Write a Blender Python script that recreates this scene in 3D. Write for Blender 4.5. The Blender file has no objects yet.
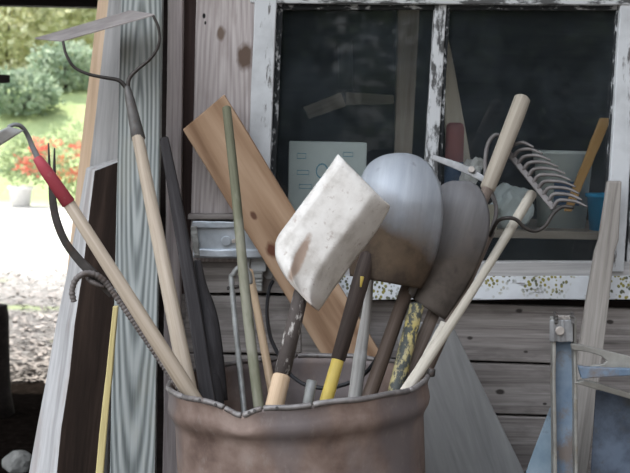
import bpy, bmesh, math, random
from mathutils import Vector, Matrix, noise as mnoise
random.seed(7)
scene = bpy.context.scene
COL = scene.collection
V = Vector

# ------------------------------------------------------------------ camera
FPX = 1300.0
CAM = V((0, 0, 1.43)); PITCH = math.radians(4.5); ROLL = math.radians(1.2)
FW = V((0, math.cos(PITCH), -math.sin(PITCH)))
U0 = V((0, math.sin(PITCH), math.cos(PITCH))); R0 = V((1, 0, 0))
RT = R0*math.cos(ROLL) + U0*math.sin(ROLL)
UP = -R0*math.sin(ROLL) + U0*math.cos(ROLL)

def at(x, y, Y):
    d = FW + RT*((x-315)/FPX) - UP*((y-236.5)/FPX)
    return CAM + d*(Y/d.y)

cd = bpy.data.cameras.new('camera'); cam = bpy.data.objects.new('camera', cd); COL.objects.link(cam)
cd.sensor_width = 36; cd.lens = FPX/630*36; cd.clip_start = .05; cd.clip_end = 300
m3 = Matrix((RT, UP, -FW)).transposed()
cam.matrix_world = Matrix.Translation(CAM) @ m3.to_4x4()
cd.dof.use_dof = True; cd.dof.focus_distance = 2.95; cd.dof.aperture_fstop = 9
scene.camera = cam

# ------------------------------------------------------------------ materials
def new_mat(name):
    m = bpy.data.materials.new(name); m.use_nodes = True
    nt = m.node_tree; nt.nodes.clear()
    out = nt.nodes.new('ShaderNodeOutputMaterial')
    b = nt.nodes.new('ShaderNodeBsdfPrincipled')
    nt.links.new(b.outputs[0], out.inputs[0])
    return m, nt, b

class N:
    """tiny node helper"""
    def __init__(s, nt): s.nt = nt
    def node(s, t, **k):
        n = s.nt.nodes.new(t)
        for a, v in k.items(): setattr(n, a, v)
        return n
    def put(s, sock, v):
        if hasattr(v, 'is_output'): s.nt.links.new(v, sock)
        elif isinstance(v, (tuple, list)) and len(v) == 3 and sock.type == 'RGBA': sock.default_value = (*v, 1)
        else: sock.default_value = v
    def coord(s, scale=(1, 1, 1), rnd=True, kind='Object', rot=(0, 0, 0), loc=(0, 0, 0)):
        tc = s.node('ShaderNodeTexCoord'); src = tc.outputs[kind]
        mp = s.node('ShaderNodeMapping'); mp.inputs['Scale'].default_value = scale
        mp.inputs['Rotation'].default_value = rot; mp.inputs['Location'].default_value = loc
        if rnd:
            oi = s.node('ShaderNodeObjectInfo')
            mu = s.node('ShaderNodeMath', operation='MULTIPLY'); s.put(mu.inputs[0], oi.outputs['Random']); mu.inputs[1].default_value = 17.3
            ad = s.node('ShaderNodeVectorMath', operation='ADD'); s.put(ad.inputs[0], src); s.put(ad.inputs[1], mu.outputs[0])
            src = ad.outputs[0]
        s.put(mp.inputs['Vector'], src)
        return mp.outputs[0]
    def noise(s, vec, scale=5, detail=5, rough=.55, dist=0):
        n = s.node('ShaderNodeTexNoise')
        s.put(n.inputs['Vector'], vec); n.inputs['Scale'].default_value = scale; n.inputs['Detail'].default_value = detail
        n.inputs['Roughness'].default_value = rough; n.inputs['Distortion'].default_value = dist
        return n.outputs['Fac']
    def vor(s, vec, scale):
        n = s.node('ShaderNodeTexVoronoi'); s.put(n.inputs['Vector'], vec); n.inputs['Scale'].default_value = scale
        return n.outputs['Distance']
    def ramp(s, fac, stops, interp='LINEAR'):
        r = s.node('ShaderNodeValToRGB'); s.put(r.inputs[0], fac); e = r.color_ramp.elements; r.color_ramp.interpolation = interp
        while len(e) > 1: e.remove(e[-1])
        for i, (p, c) in enumerate(stops):
            q = e[0] if i == 0 else e.new(p)
            q.position = p; q.color = (*c, 1) if not isinstance(c, (int, float)) else (c, c, c, 1)
        return r.outputs[0]
    def mix(s, fac, a, b, mode='MIX'):
        m = s.node('ShaderNodeMix', data_type='RGBA', blend_type=mode)
        s.put(m.inputs[0], fac); s.put(m.inputs[6], a); s.put(m.inputs[7], b)
        return m.outputs[2]
    def math(s, op, a, b=0.0):
        m = s.node('ShaderNodeMath', operation=op); s.put(m.inputs[0], a); s.put(m.inputs[1], b); return m.outputs[0]
    def bump(s, b, h, strength=.3, dist=.004):
        n = s.node('ShaderNodeBump'); n.inputs['Strength'].default_value = strength; n.inputs['Distance'].default_value = dist
        s.put(n.inputs['Height'], h); s.put(b.inputs['Normal'], n.outputs[0])

def wood(name, dark, mid, light, fine=60, mott=.35, rough=.85, bump=.35, rings=None, blotch=None, bl_amt=.5, knots=(), mscale=6):
    """weathered wood: grain runs along the object's own X"""
    m, nt, b = new_mat(name); n = N(nt)
    g = n.noise(n.coord((1.6, fine, fine)), 1.0, 6, .6, .6)
    g2 = n.noise(n.coord((7, fine*2.6, fine*2.6)), 1.0, 3, .6)
    gg = n.math('ADD', n.math('MULTIPLY', g, .7), n.math('MULTIPLY', g2, .3))
    if rings:
        sc, tilt, off, amt = rings
        w = n.node('ShaderNodeTexWave', wave_type='RINGS', rings_direction='X', wave_profile='SIN')
        n.put(w.inputs['Vector'], n.coord((1, 1, 1), rnd=False, rot=(0, math.radians(tilt), 0), loc=(0, 0, off)))
        w.inputs['Scale'].default_value = sc; w.inputs['Distortion'].default_value = .9; w.inputs['Detail'].default_value = 3
        w.inputs['Detail Scale'].default_value = .25
        gg = n.math('ADD', n.math('MULTIPLY', gg, 1-amt), n.math('MULTIPLY', w.outputs['Fac'], amt))
    c = n.ramp(gg, [(.30, dark), (.5, mid), (.68, light)])
    mo = n.noise(n.coord((mscale*.35, mscale, mscale)), 1.0, 5, .6)
    c = n.mix(n.math('MULTIPLY', n.ramp(mo, [(.4, 0.0), (.7, 1.0)]), mott), c, n.mix(.5, dark, mid), 'MIX')
    if blotch:
        bo = n.noise(n.coord((5, 14, 14)), 1.0, 4, .6)
        c = n.mix(n.math('MULTIPLY', n.ramp(bo, [(.52, 0.0), (.62, 1.0)]), bl_amt), c, blotch)
    for (kx, ky, r, kc) in knots:
        vd = n.node('ShaderNodeVectorMath', operation='DISTANCE')
        n.put(vd.inputs[0], n.coord((.6, 1, .01), rnd=False)); vd.inputs[1].default_value = (kx*.6, ky, 0)
        nz = n.noise(n.coord((30, 60, 60)), 1, 2)
        d = n.math('ADD', n.math('DIVIDE', vd.outputs['Value'], r), n.math('MULTIPLY', n.math('SUBTRACT', nz, .5), .7))
        c = n.mix(n.ramp(d, [(.55, 1.0), (1.05, 0.0)]), c, kc)
    n.put(b.inputs['Base Color'], c); b.inputs['Roughness'].default_value = rough
    b.inputs['Specular IOR Level'].default_value = .25
    n.bump(b, gg, bump, .003)
    return m

def metal(name, c1, c2, metallic=.7, rough=.45, sc=14, rust=None, rust_lo=.55, rust_hi=.68, bump=.15):
    m, nt, b = new_mat(name); n = N(nt)
    a = n.noise(n.coord((1, 1, 1)), sc, 6, .6)
    c = n.ramp(a, [(.35, c1), (.65, c2)])
    met = metallic
    if rust:
        r = n.ramp(n.noise(n.coord((1, 1, 1), loc=(3, 1, 7)), sc*1.4, 6, .65), [(rust_lo, 0.0), (rust_hi, 1.0)])
        c = n.mix(r, c, rust); met = n.math('MULTIPLY', n.math('SUBTRACT', 1.0, r), metallic)
    n.put(b.inputs['Base Color'], c); n.put(b.inputs['Metallic'], met)
    n.put(b.inputs['Roughness'], n.math('ADD', n.math('MULTIPLY', a, .3), rough-.12))
    n.bump(b, a, bump, .002)
    return m

def paint(name, c, worn, lo=.56, hi=.62, rough=.6, sc=(6, 30, 30), bump=.3, dirt=None, edge=None):
    m, nt, b = new_mat(name); n = N(nt)
    a = n.noise(n.coord(sc), 1.0, 7, .68)
    f = n.ramp(a, [(lo, 0.0), (hi, 1.0)])
    base = c
    if dirt:
        base = n.mix(n.ramp(n.noise(n.coord((9, 9, 9)), 1.2, 5, .6), [(.42, 0.0), (.72, 1.0)]), c, dirt)
    col = n.mix(f, base, worn)
    n.put(b.inputs['Base Color'], col); b.inputs['Roughness'].default_value = rough
    b.inputs['Specular IOR Level'].default_value = .3
    n.bump(b, a, bump, .003)
    return m

def plain(name, c, rough=.6, metallic=0, var=.15, sc=12):
    m, nt, b = new_mat(name); n = N(nt)
    a = n.noise(n.coord((1, 1, 1)), sc, 4, .6)
    n.put(b.inputs['Base Color'], n.ramp(a, [(.3, tuple(x*(1-var) for x in c)), (.7, tuple(min(1, x*(1+var)) for x in c))]))
    b.inputs['Roughness'].default_value = rough; b.inputs['Metallic'].default_value = metallic
    b.inputs['Specular IOR Level'].default_value = .35
    return m

# ------------------------------------------------------------------ objects
def tag(o, label=None, cat=None, group=None, kind=None):
    if label: o['label'] = label
    if cat: o['category'] = cat
    if group: o['group'] = group
    if kind: o['kind'] = kind
    return o

OWNER = [None]
def thing(name, loc, label, cat, group=None):
    o = bpy.data.objects.new(name, None); COL.objects.link(o); o.location = loc; o.empty_display_size = .05; OWNER[0] = label or name
    return tag(o, label, cat, group)

def frame_x(p0, p1, hint=V((0, -1, 0))):
    x = (p1-p0).normalized(); y = hint.cross(x)
    if y.length < 1e-4: y = V((0, 0, 1)).cross(x)
    y.normalize(); z = x.cross(y)
    return Matrix((x, y, z)).transposed()

def mk(name, verts, faces, mat, parent=None, rot=None, smooth=False, origin=None, bevel=0, fmats=None, seg=2):
    verts = [V(v) for v in verts]
    if origin is None: origin = sum(verts, V())/len(verts)
    rot = rot or Matrix.Identity(3); inv = rot.transposed()
    me = bpy.data.meshes.new(name); me.from_pydata([inv @ (v-origin) for v in verts], [], faces)
    mats = mat if isinstance(mat, (list, tuple)) else [mat]
    for q in mats: me.materials.append(q)
    if fmats:
        for p, i in zip(me.polygons, fmats): p.material_index = i
    bm = bmesh.new(); bm.from_mesh(me); bmesh.ops.recalc_face_normals(bm, faces=bm.faces); bm.to_mesh(me); bm.free()
    if smooth:
        for p in me.polygons: p.use_smooth = True
    o = bpy.data.objects.new(name, me); COL.objects.link(o)
    o.rotation_euler = rot.to_euler()
    if parent is not None:
        o.parent = parent; pl = V(parent.location); q = parent.parent
        while q is not None: pl = pl + q.location; q = q.parent
        o.location = origin - pl
    else: o.location = origin
    if bevel:
        md = o.modifiers.new('bevel', 'BEVEL'); md.width = bevel; md.segments = seg; md.limit_method = 'ANGLE'; md.angle_limit = math.radians(50)
    return o

HEXF = [(0, 1, 2, 3), (7, 6, 5, 4), (0, 4, 5, 1), (1, 5, 6, 2), (2, 6, 7, 3), (3, 7, 4, 0)]   # front, back, top, right, bottom, left
def hexa(name, f4, b4, mat, parent=None, bevel=.003, fmats=None, n=10, jit=.0012):
    """eight pixel corners (x, y, Y): top-left, top-right, bottom-right, bottom-left; front then back; rings along the length"""
    F = [at(*p) for p in f4]; B = [at(*p) for p in b4]
    rot = frame_x((F[0]+F[1])/2, (F[2]+F[3])/2)
    L = (((F[0]+F[1])/2)-((F[2]+F[3])/2)).length; Wd = (F[0]-F[1]).length
    verts = []; faces = []; fm = []
    fmats = fmats or [0]*6
    horiz = Wd > L
    for i in range(n+1):
        t = i/n
        if horiz: ring = [F[0].lerp(F[1], t), F[3].lerp(F[2], t), B[3].lerp(B[2], t), B[0].lerp(B[1], t)]
        else: ring = [F[0].lerp(F[3], t), F[1].lerp(F[2], t), B[1].lerp(B[2], t), B[0].lerp(B[3], t)]
        verts += [p + V((random.uniform(-jit, jit), random.uniform(-jit, jit), random.uniform(-jit, jit))) for p in ring]
    order = [0, 4, 1, 2] if horiz else [0, 3, 1, 5]   # which original face each side strip belongs to
    for i in range(n):
        for k in range(4):
            a, b = i*4+k, i*4+(k+1) % 4
            faces.append((a, b, b+4, a+4)); fm.append(fmats[order[k]])
    faces += [(3, 2, 1, 0), (n*4, n*4+1, n*4+2, n*4+3)]; fm += [fmats[5 if horiz else 2], fmats[3 if horiz else 4]]
    if horiz: rot = frame_x((F[0]+F[3])/2, (F[1]+F[2])/2)
    return mk(name, verts, faces, mat, parent, rot, bevel=bevel, fmats=fm)

def plank(name, quad, Yt, Yb, th, mat, parent=None, bevel=.003, y0=0, y1=473, n=12, jit=.0012):
    """quad tl,tr,br,bl in pixels; depth runs from Yt at y0 to Yb at y1"""
    f = [(x, y, Yt+(Yb-Yt)*(y-y0)/(y1-y0)) for x, y in quad]
    b = [(x, y, Y+th) for x, y, Y in f]
    # keep the back the same size as the front
    F = [at(*p) for p in f]
    B = [p + V((0, th, 0)) for p in F]
    o = hexa_w(name, F, B, mat, parent, bevel, n, jit)
    return o

def hexa_w(name, F, B, mat, parent=None, bevel=.003, n=10, jit=.001):
    verts = []; faces = []
    horiz = (F[0]-F[1]).length > (F[0]-F[3]).length
    for i in range(n+1):
        t = i/n
        if horiz: ring = [F[0].lerp(F[1], t), F[3].lerp(F[2], t), B[3].lerp(B[2], t), B[0].lerp(B[1], t)]
        else: ring = [F[0].lerp(F[3], t), F[1].lerp(F[2], t), B[1].lerp(B[2], t), B[0].lerp(B[3], t)]
        verts += [p + V((random.uniform(-jit, jit), random.uniform(-jit, jit), random.uniform(-jit, jit))) for p in ring]
    for i in range(n):
        for k in range(4):
            a, b = i*4+k, i*4+(k+1) % 4
            faces.append((a, b, b+4, a+4))
    faces += [(3, 2, 1, 0), (n*4, n*4+1, n*4+2, n*4+3)]
    rot = frame_x((F[0]+F[3])/2, (F[1]+F[2])/2) if horiz else frame_x((F[0]+F[1])/2, (F[2]+F[3])/2)
    return mk(name, verts, faces, mat, parent, rot, bevel=bevel)

def box(name, lo, hi, mat, parent=None, bevel=0):
    x0, y0, z0 = lo; x1, y1, z1 = hi
    F = [V((x0, y0, z1)), V((x1, y0, z1)), V((x1, y0, z0)), V((x0, y0, z0))]
    B = [p+V((0, y1-y0, 0)) for p in F]
    return mk(name, F+B, HEXF, mat, parent, bevel=bevel)

def catmull(P, k):
    if len(P) < 3 or k < 2: return P
    out = []; Q = [P[0]*2-P[1]] + list(P) + [P[-1]*2-P[-2]]
    for i in range(1, len(Q)-2):
        a, b, c, d = Q[i-1], Q[i], Q[i+1], Q[i+2]
        for j in range(k):
            t = j/k
            out.append(((b*2)+(c-a)*t+(a*2-b*5+c*4-d)*t*t+(b*3-a-c*3+d)*t**3)*.5)
    out.append(Q[-2]); return out

def tube_geo(pts, radii, n=14, k=1, flat=None, jit=0.0, rib=None, cap=.5):
    """swept tube; flat=(width factor, depth factor); rib=(spacing, amount)"""
    R = [V((r, 0, 0)) for r in radii]
    if k > 1: R = catmull(R, k); pts = catmull(pts, k)
    R = [max(r.x, .0004) for r in R]
    if rib:
        P2, R2 = [], []
        for i in range(len(pts)-1):
            L = (pts[i+1]-pts[i]).length; c = max(1, int(L/(rib[0]/4)))
            for j in range(c):
                P2.append(pts[i].lerp(pts[i+1], j/c)); R2.append(R[i]+(R[i+1]-R[i])*j/c)
        P2.append(pts[-1]); R2.append(R[-1]); pts, R = P2, R2
        s = 0
        for i in range(len(pts)):
            if i: s += (pts[i]-pts[i-1]).length
            R[i] *= 1 + rib[1]*(1 if math.sin(2*math.pi*s/rib[0]) > .1 else -1)
    T = [(pts[min(i+1, len(pts)-1)]-pts[max(i-1, 0)]).normalized() for i in range(len(pts))]
    # rounded ends
    if cap:
        pts = [pts[0]-T[0]*R[0]*cap*.0] + list(pts); R = [R[0]*.72]+R; T = [T[0]]+T
        pts[1] = pts[1]+T[0]*min(R[1]*cap*.5, (pts[2]-pts[1]).length*.4)
        pts = list(pts)+[pts[-1]]; R = R+[R[-1]*.72]; T = T+[T[-1]]
        pts[-2] = pts[-2]-T[-1]*min(R[-2]*cap*.5, (pts[-3]-pts[-2]).length*.4)
    up = V((0, -1, 0)); verts = []; faces = []
    fx, fy = flat or (1, 1)
    side = None
    for i, p in enumerate(pts):
        if side is None: side = T[i].cross(up); side = side if side.length > 1e-3 else T[i].cross(V((1, 0, 0)))
        else: side = side - T[i]*side.dot(T[i])
        side.normalize(); nn = side.cross(T[i])
        for j in range(n):
            a = 2*math.pi*j/n; r = R[i]*(1+(random.uniform(-jit, jit) if jit else 0))
            ca, sa = math.cos(a), math.sin(a)
            if flat:  # squarish section
                e = .45; ca = math.copysign(abs(ca)**e, ca); sa = math.copysign(abs(sa)**e, sa)
            verts.append(p + side*(r*fx*ca) + nn*(r*fy*sa))
    for i in range(len(pts)-1):
        for j in range(n):
            a, b = i*n+j, i*n+(j+1) % n
            faces.append((a, b, b+n, a+n))
    faces += [tuple(range(n))[::-1], tuple(range((len(pts)-1)*n, len(pts)*n))]
    return verts, faces

REG = []
def tube(name, pts, radii, mat, parent=None, n=14, k=1, flat=None, jit=0.0, rib=None, cap=.5):
    if isinstance(radii, (int, float)): radii = [radii]*len(pts)
    v, f = tube_geo(pts, radii, n, k, flat, jit, rib, cap)
    for i in range(len(pts)-1): REG.append((OWNER[0], V(pts[i]), V(pts[i+1]), max(radii[i], radii[i+1])))
    return mk(name, v, f, mat, parent, frame_x(pts[0], pts[-1]), smooth=flat is None, origin=(pts[0]+pts[-1])/2, bevel=0)

def patch(name, rows, Yf, mat, parent=None, nu=18, k=4, th=.0025, axis=None):
    """sheet blade: rows (xl,yl,xr,yr) in pixels along its length, Yf(u,v) the depth; both sides and rim built"""
    L = catmull([V((a, b, 0)) for a, b, c, d in rows], k); Rr = catmull([V((c, d, 0)) for a, b, c, d in rows], k)
    nv = len(L); front = []
    for i in range(nv):
        v = i/(nv-1)
        for j in range(nu+1):
            t = j/nu; u = 2*t-1; p = L[i].lerp(Rr[i], t)
            front.append(at(p.x, p.y, Yf(u, v)))
    W = nu+1; verts = list(front); nrm = []
    for i in range(nv):
        for j in range(W):
            a = front[min(i+1, nv-1)*W+j]-front[max(i-1, 0)*W+j]; b = front[i*W+min(j+1, nu)]-front[i*W+max(j-1, 0)]
            q = a.cross(b); q = q.normalized() if q.length > 1e-9 else V((0, 1, 0))
            nrm.append(q if q.y > 0 else -q)
    verts += [p+q*th for p, q in zip(front, nrm)]; o2 = nv*W; faces = []
    for i in range(nv-1):
        for j in range(nu):
            a = i*W+j; faces.append((a, a+1, a+W+1, a+W)); faces.append((o2+a+W, o2+a+W+1, o2+a+1, o2+a))
    for j in range(nu):
        faces.append((j+1, j, o2+j, o2+j+1)); a = (nv-1)*W+j; faces.append((a, a+1, o2+a+1, o2+a))
    for i in range(nv-1):
        a = i*W; faces.append((a, a+W, o2+a+W, o2+a)); a = i*W+nu; faces.append((a+W, a, o2+a, o2+a+W))
    top = front[nu//2]; bot = front[(nv-1)*W+nu//2]
    ob = mk(name, verts, faces, mat, parent, frame_x(top, bot), smooth=True, origin=(top+bot)/2)
    return ob

def disc_geo(c, axis, r, h, n=16):
    axis = axis.normalized(); s = axis.cross(V((0, 0, 1))); s = s if s.length > 1e-3 else V((1, 0, 0)); s.normalize(); t = axis.cross(s)
    v = [c+s*(r*math.cos(2*math.pi*i/n))+t*(r*math.sin(2*math.pi*i/n)) for i in range(n)]
    v += [p+axis*h for p in v]
    f = [tuple(range(n)), tuple(range(2*n-1, n-1, -1))] + [(i, (i+1) % n, n+(i+1) % n, n+i) for i in range(n)]
    return v, f
def disc(name, c, axis, r, h, mat, parent=None, n=16, bevel=.001):
    v, f = disc_geo(c, axis, r, h, n); return mk(name, v, f, mat, parent, bevel=bevel)

def structure(o): o['kind'] = 'structure'; return o

# ------------------------------------------------------------------ palette
M = {}
M['plank_pink'] = wood('weathered_pinkish_plank', (.25, .215, .21), (.46, .41, .40), (.62, .575, .56), 95, .35, rings=(34, 3.0, .03, .13), blotch=(.30, .25, .235), bl_amt=.35,
                       knots=((-.207, -.010, .014, (.17, .125, .10)), (-.148, .056, .026, (.13, .09, .07)), (-.252, -.056, .005, (.01, .01, .01)), (-.234, -.052, .004, (.02, .02, .02))))
M['batten'] = wood('weathered_batten', (.20, .175, .175), (.42, .37, .365), (.56, .51, .50), 70, .2)
M['siding'] = wood('weathered_grey_siding', (.085, .074, .069), (.29, .262, .248), (.44, .41, .39), 60, .45, blotch=(.13, .115, .108), bl_amt=.45)
M['dark_gap'] = wood('dark_wood_recess', (.012, .01, .01), (.03, .022, .02), (.05, .038, .035), 40, .4)
M['red_dark'] = wood('dark_reddish_board', (.02, .012, .011), (.055, .036, .033), (.09, .06, .055), 50, .4)
M['white'] = paint('flaking_white_paint', (.60, .615, .63), (.13, .12, .115), .60, .66, dirt=(.45, .46, .47))
M['flaky'] = paint('badly_flaked_white_paint', (.55, .56, .57), (.085, .085, .085), .47, .56, sc=(16, 45, 45))
M['putty'] = paint('old_glazing_putty', (.50, .51, .52), (.02, .023, .026), .38, .46, sc=(30, 60, 60))
M['green_plank'] = wood('greenish_grey_plank', (.13, .142, .14), (.28, .302, .295), (.42, .437, .427), 75, .12, rings=(30, 3.6, -.045, .32), blotch=(.44, .40, .26), bl_amt=.10)
M['grey_pale'] = wood('pale_grey_weathered', (.26, .25, .25), (.46, .45, .46), (.60, .59, .60), 60, .2)  # plain pale grey wood
M['tan_edge'] = wood('tan_sawn_edge', (.42, .29, .19), (.58, .42, .29), (.68, .52, .38), 40, .15)
M['grey_board'] = wood('grey_weathered_board', (.24, .235, .235), (.43, .42, .415), (.57, .555, .55), 40, .25)
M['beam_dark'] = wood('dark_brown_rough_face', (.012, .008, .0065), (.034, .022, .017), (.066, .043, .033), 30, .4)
M['beam_end'] = wood('beam_pale_face', (.27, .26, .26), (.44, .43, .43), (.58, .57, .57), 35, .2, blotch=(.34, .27, .24), bl_amt=.35)  # left and top faces, paler wood than the dark brown front
M['yellow_stick'] = wood('yellowish_lath', (.42, .33, .14), (.60, .50, .24), (.68, .58, .32), 50, .15)
M['cedar'] = wood('orange_brown_cedar', (.23, .135, .08), (.40, .26, .165), (.51, .355, .24), 26, .3, rings=(11, 2.0, .06, .25),
                  knots=((-.516, -.036, .017, (.13, .05, .03)), (-.62, -.029, .009, (.14, .07, .045))))
M['grey_plank'] = wood('smooth_grey_plank', (.19, .19, .19), (.27, .27, .27), (.35, .35, .345), 24, .2, bump=.12)
M['handle'] = wood('pale_worn_handle', (.26, .205, .15), (.41, .335, .26), (.52, .44, .355), 60, .2, rough=.65, bump=.12)
M['handle_grey'] = wood('greyed_handle', (.24, .205, .165), (.37, .325, .265), (.47, .42, .35), 60, .3, rough=.7, bump=.15)
M['handle_white'] = wood('bleached_handle', (.33, .295, .235), (.50, .455, .38), (.62, .575, .495), 60, .15, rough=.6, bump=.12)
M['handle_tan'] = wood('tan_handle', (.33, .22, .13), (.50, .36, .235), (.61, .46, .32), 60, .15, rough=.6, bump=.12)
M['handle_dark'] = wood('dark_brown_handle', (.025, .018, .015), (.055, .04, .034), (.10, .075, .062), 60, .3, rough=.65, bump=.25, blotch=(.30, .27, .25), bl_amt=.12)
M['handle_fleck'] = paint('dark_handle_with_paint_flecks', (.045, .036, .032), (.42, .39, .36), .56, .66, rough=.7, sc=(30, 75, 75), dirt=(.075, .06, .054))
M['handle_speck'] = wood('dark_handle_paint_flecked', (.022, .018, .016), (.052, .043, .039), (.09, .075, .066), 60, .2, rough=.7, bump=.3, blotch=(.40, .37, .34), bl_amt=.55)
M['handle_umber'] = wood('umber_handle', (.09, .068, .055), (.18, .14, .115), (.27, .22, .19), 60, .25, rough=.65, bump=.2)
M['handle_brown'] = wood('brown_handle', (.04, .028, .021), (.088, .062, .048), (.15, .115, .093), 60, .25, rough=.65, bump=.2)
M['dark_grey_wood'] = wood('dark_slate_wood', (.015, .013, .0135), (.034, .030, .031), (.062, .056, .058), 60, .3, rough=.75)
M['grey_handle'] = wood('silver_grey_handle', (.21, .20, .19), (.35, .335, .315), (.46, .445, .42), 60, .2)
M['paddle'] = wood('weathered_paddle', (.14, .125, .11), (.29, .265, .24), (.42, .39, .36), 45, .35)
M['green_pole'] = wood('olive_green_pole', (.09, .088, .055), (.17, .166, .11), (.25, .24, .175), 30, .45, rough=.7, bump=.15, blotch=(.36, .34, .28), bl_amt=.4)
M['yellow'] = paint('yellow_paint', (.62, .46, .10), (.35, .27, .10), .62, .7, rough=.5, dirt=(.50, .38, .10))
M['mottled'] = paint('mottled_yellow_black', (.42, .34, .12), (.055, .06, .055), .45, .54, rough=.55, sc=(45, 70, 70), dirt=(.36, .33, .24))
M['red'] = paint('faded_red_tape', (.40, .06, .08), (.42, .17, .17), .55, .66, rough=.65, sc=(26, 26, 26), dirt=(.32, .05, .065))
M['steel_dark'] = metal('dark_rusty_steel', (.04, .036, .034), (.085, .075, .07), .4, .6, 25, rust=(.075, .048, .035))
M['steel_grey'] = metal('grey_steel', (.20, .20, .205), (.34, .34, .345), .5, .5, 25)
M['steel_pale'] = metal('pale_worn_steel', (.42, .42, .41), (.58, .575, .56), .3, .5, 25)
M['steel_rake'] = metal('weathered_rake_steel', (.11, .098, .094), (.18, .165, .16), .3, .6, 25)
M['steel_wire'] = metal('brown_black_wire_steel', (.035, .03, .027), (.07, .06, .055), .4, .5, 25)
M['blade_lilac'] = metal('dusty_grey_blade', (.30, .265, .255), (.42, .38, .365), .1, .65, 20)
M['ferrule'] = metal('dull_ferrule', (.09, .085, .08), (.15, .14, .135), .5, .5, 25, rust=(.09, .065, .05))
M['rebar'] = metal('rusty_rebar', (.11, .095, .09), (.20, .175, .165), .3, .65, 25, rust=(.10, .065, .048), rust_lo=.5)
M['galv'] = metal('galvanised_steel', (.40, .44, .49), (.58, .62, .67), .65, .38, 18)
M['rod'] = metal('grey_rod', (.22, .22, .21), (.36, .36, .345), .4, .5, 25)
M['blue_steel'] = metal('faded_blue_painted_steel', (.10, .155, .23), (.24, .30, .37), .2, .5, 9, rust=(.17, .14, .125), rust_lo=.52, rust_hi=.66)
M['blue_sheet'] = metal('light_blue_sheet', (.22, .31, .39), (.37, .46, .53), .2, .45, 9, rust=(.16, .18, .2), rust_lo=.58)
M['blue_dark'] = metal('dark_blue_scuffed_sheet', (.035, .045, .065), (.11, .14, .19), .3, .5, 12, rust=(.05, .05, .05))
M['lever'] = metal('worn_grey_lever', (.22, .21, .19), (.36, .35, .32), .4, .5, 14, rust=(.20, .165, .12))
M['bolt'] = metal('pale_bolt', (.35, .31, .28), (.55, .50, .46), .4, .5, 30)
M['hose'] = plain('black_rubber', (.018, .018, .02), .5)

# plaster-caked shovel blade
def m_white_shovel():
    m, nt, b = new_mat('whitewashed_blade'); n = N(nt)
    a = n.noise(n.coord((1, 1, 1)), 16, 7, .62); f = n.noise(n.coord((1, 1, 1), loc=(5, 5, 5)), 60, 4, .7)
    c = n.ramp(a, [(.36, (.50, .465, .425)), (.5, (.64, .605, .565)), (.66, (.72, .69, .65))])
    c = n.mix(n.ramp(f, [(.60, 0.0), (.72, 1.0)]), c, (.42, .36, .32))
    vd = n.node('ShaderNodeVectorMath', operation='DISTANCE'); n.put(vd.inputs[0], n.coord((.17, 1, 0), rnd=False)); vd.inputs[1].default_value = (.066*.17, -.056, 0)
    c = n.mix(n.math('MULTIPLY', n.ramp(n.math('ADD', n.math('DIVIDE', vd.outputs['Value'], .021), n.math('MULTIPLY', a, .9)), [(.75, 1.0), (1.4, 0.0)]), .85), c, (.34, .235, .175))
    sx = n.node('ShaderNodeSeparateXYZ'); n.put(sx.inputs[0], n.coord((1, 1, 1), rnd=False))
    e = n.math('ADD', sx.outputs[0], n.math('MULTIPLY', a, .05))
    c = n.mix(n.ramp(e, [(.145, 0.0), (.18, .6)]), c, (.38, .29, .23))
    n.put(b.inputs['Base Color'], c); b.inputs['Roughness'].default_value = .8; b.inputs['Specular IOR Level'].default_value = .2
    n.bump(b, n.math('ADD', a, n.math('MULTIPLY', f, .4)), .35, .004); return m
M['white_blade'] = m_white_shovel()

def m_worn_blade(name, steel1, steel2, rust1, rust2, edge, width, slope=0.0, metallic=.75, rough=.4):
    """polished at the cutting end, rusty towards the socket (object X runs from cutting edge to socket)"""
    m, nt, b = new_mat(name); n = N(nt)
    a = n.noise(n.coord((1, 1, 1)), 22, 7, .62); big = n.noise(n.coord((1, 1, 1), loc=(2, 8, 1)), 9, 5, .6)
    streak = n.noise(n.coord((5, 40, 5)), 1, 5, .6)
    sx = n.node('ShaderNodeSeparateXYZ'); n.put(sx.inputs[0], n.coord((1, 1, 1), rnd=False))
    x = n.math('ADD', n.math('ADD', sx.outputs[0], n.math('MULTIPLY', sx.outputs[1], slope)), n.math('MULTIPLY', n.math('SUBTRACT', big, .5), .09))
    f = n.ramp(n.math('ADD', n.math('DIVIDE', n.math('SUBTRACT', x, edge), width), .5), [(0, 0.0), (1, 1.0)])
    s = n.mix(n.ramp(streak, [(.35, 0.0), (.7, 1.0)]), steel1, steel2); s = n.mix(n.ramp(a, [(.60, 0.0), (.72, .55)]), s, (.16, .15, .15))
    r = n.ramp(big, [(.38, rust1), (.62, rust2)]); r = n.mix(n.math('MULTIPLY', n.ramp(a, [(.5, 0.0), (.7, 1.0)]), .5), r, tuple(q*.45 for q in rust1))
    n.put(b.inputs['Base Color'], n.mix(f, s, r)); n.put(b.inputs['Metallic'], n.math('MULTIPLY', n.math('SUBTRACT', 1.0, f), metallic))
    n.put(b.inputs['Roughness'], n.math('ADD', n.math('MULTIPLY', f, .3), rough)); b.inputs['Specular IOR Level'].default_value = .3
    n.bump(b, a, .2, .002); return m
M['round_blade'] = m_worn_blade('worn_round_blade', (.31, .33, .36), (.40, .42, .452), (.05, .036, .027), (.115, .08, .052), .012, .10, -.35, .25, .55)
M['spade_blade'] = m_worn_blade('grey_brown_blade', (.14, .136, .14), (.205, .198, .20), (.052, .042, .035), (.095, .077, .064), -.03, .16, .3, .1, .6)

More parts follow.
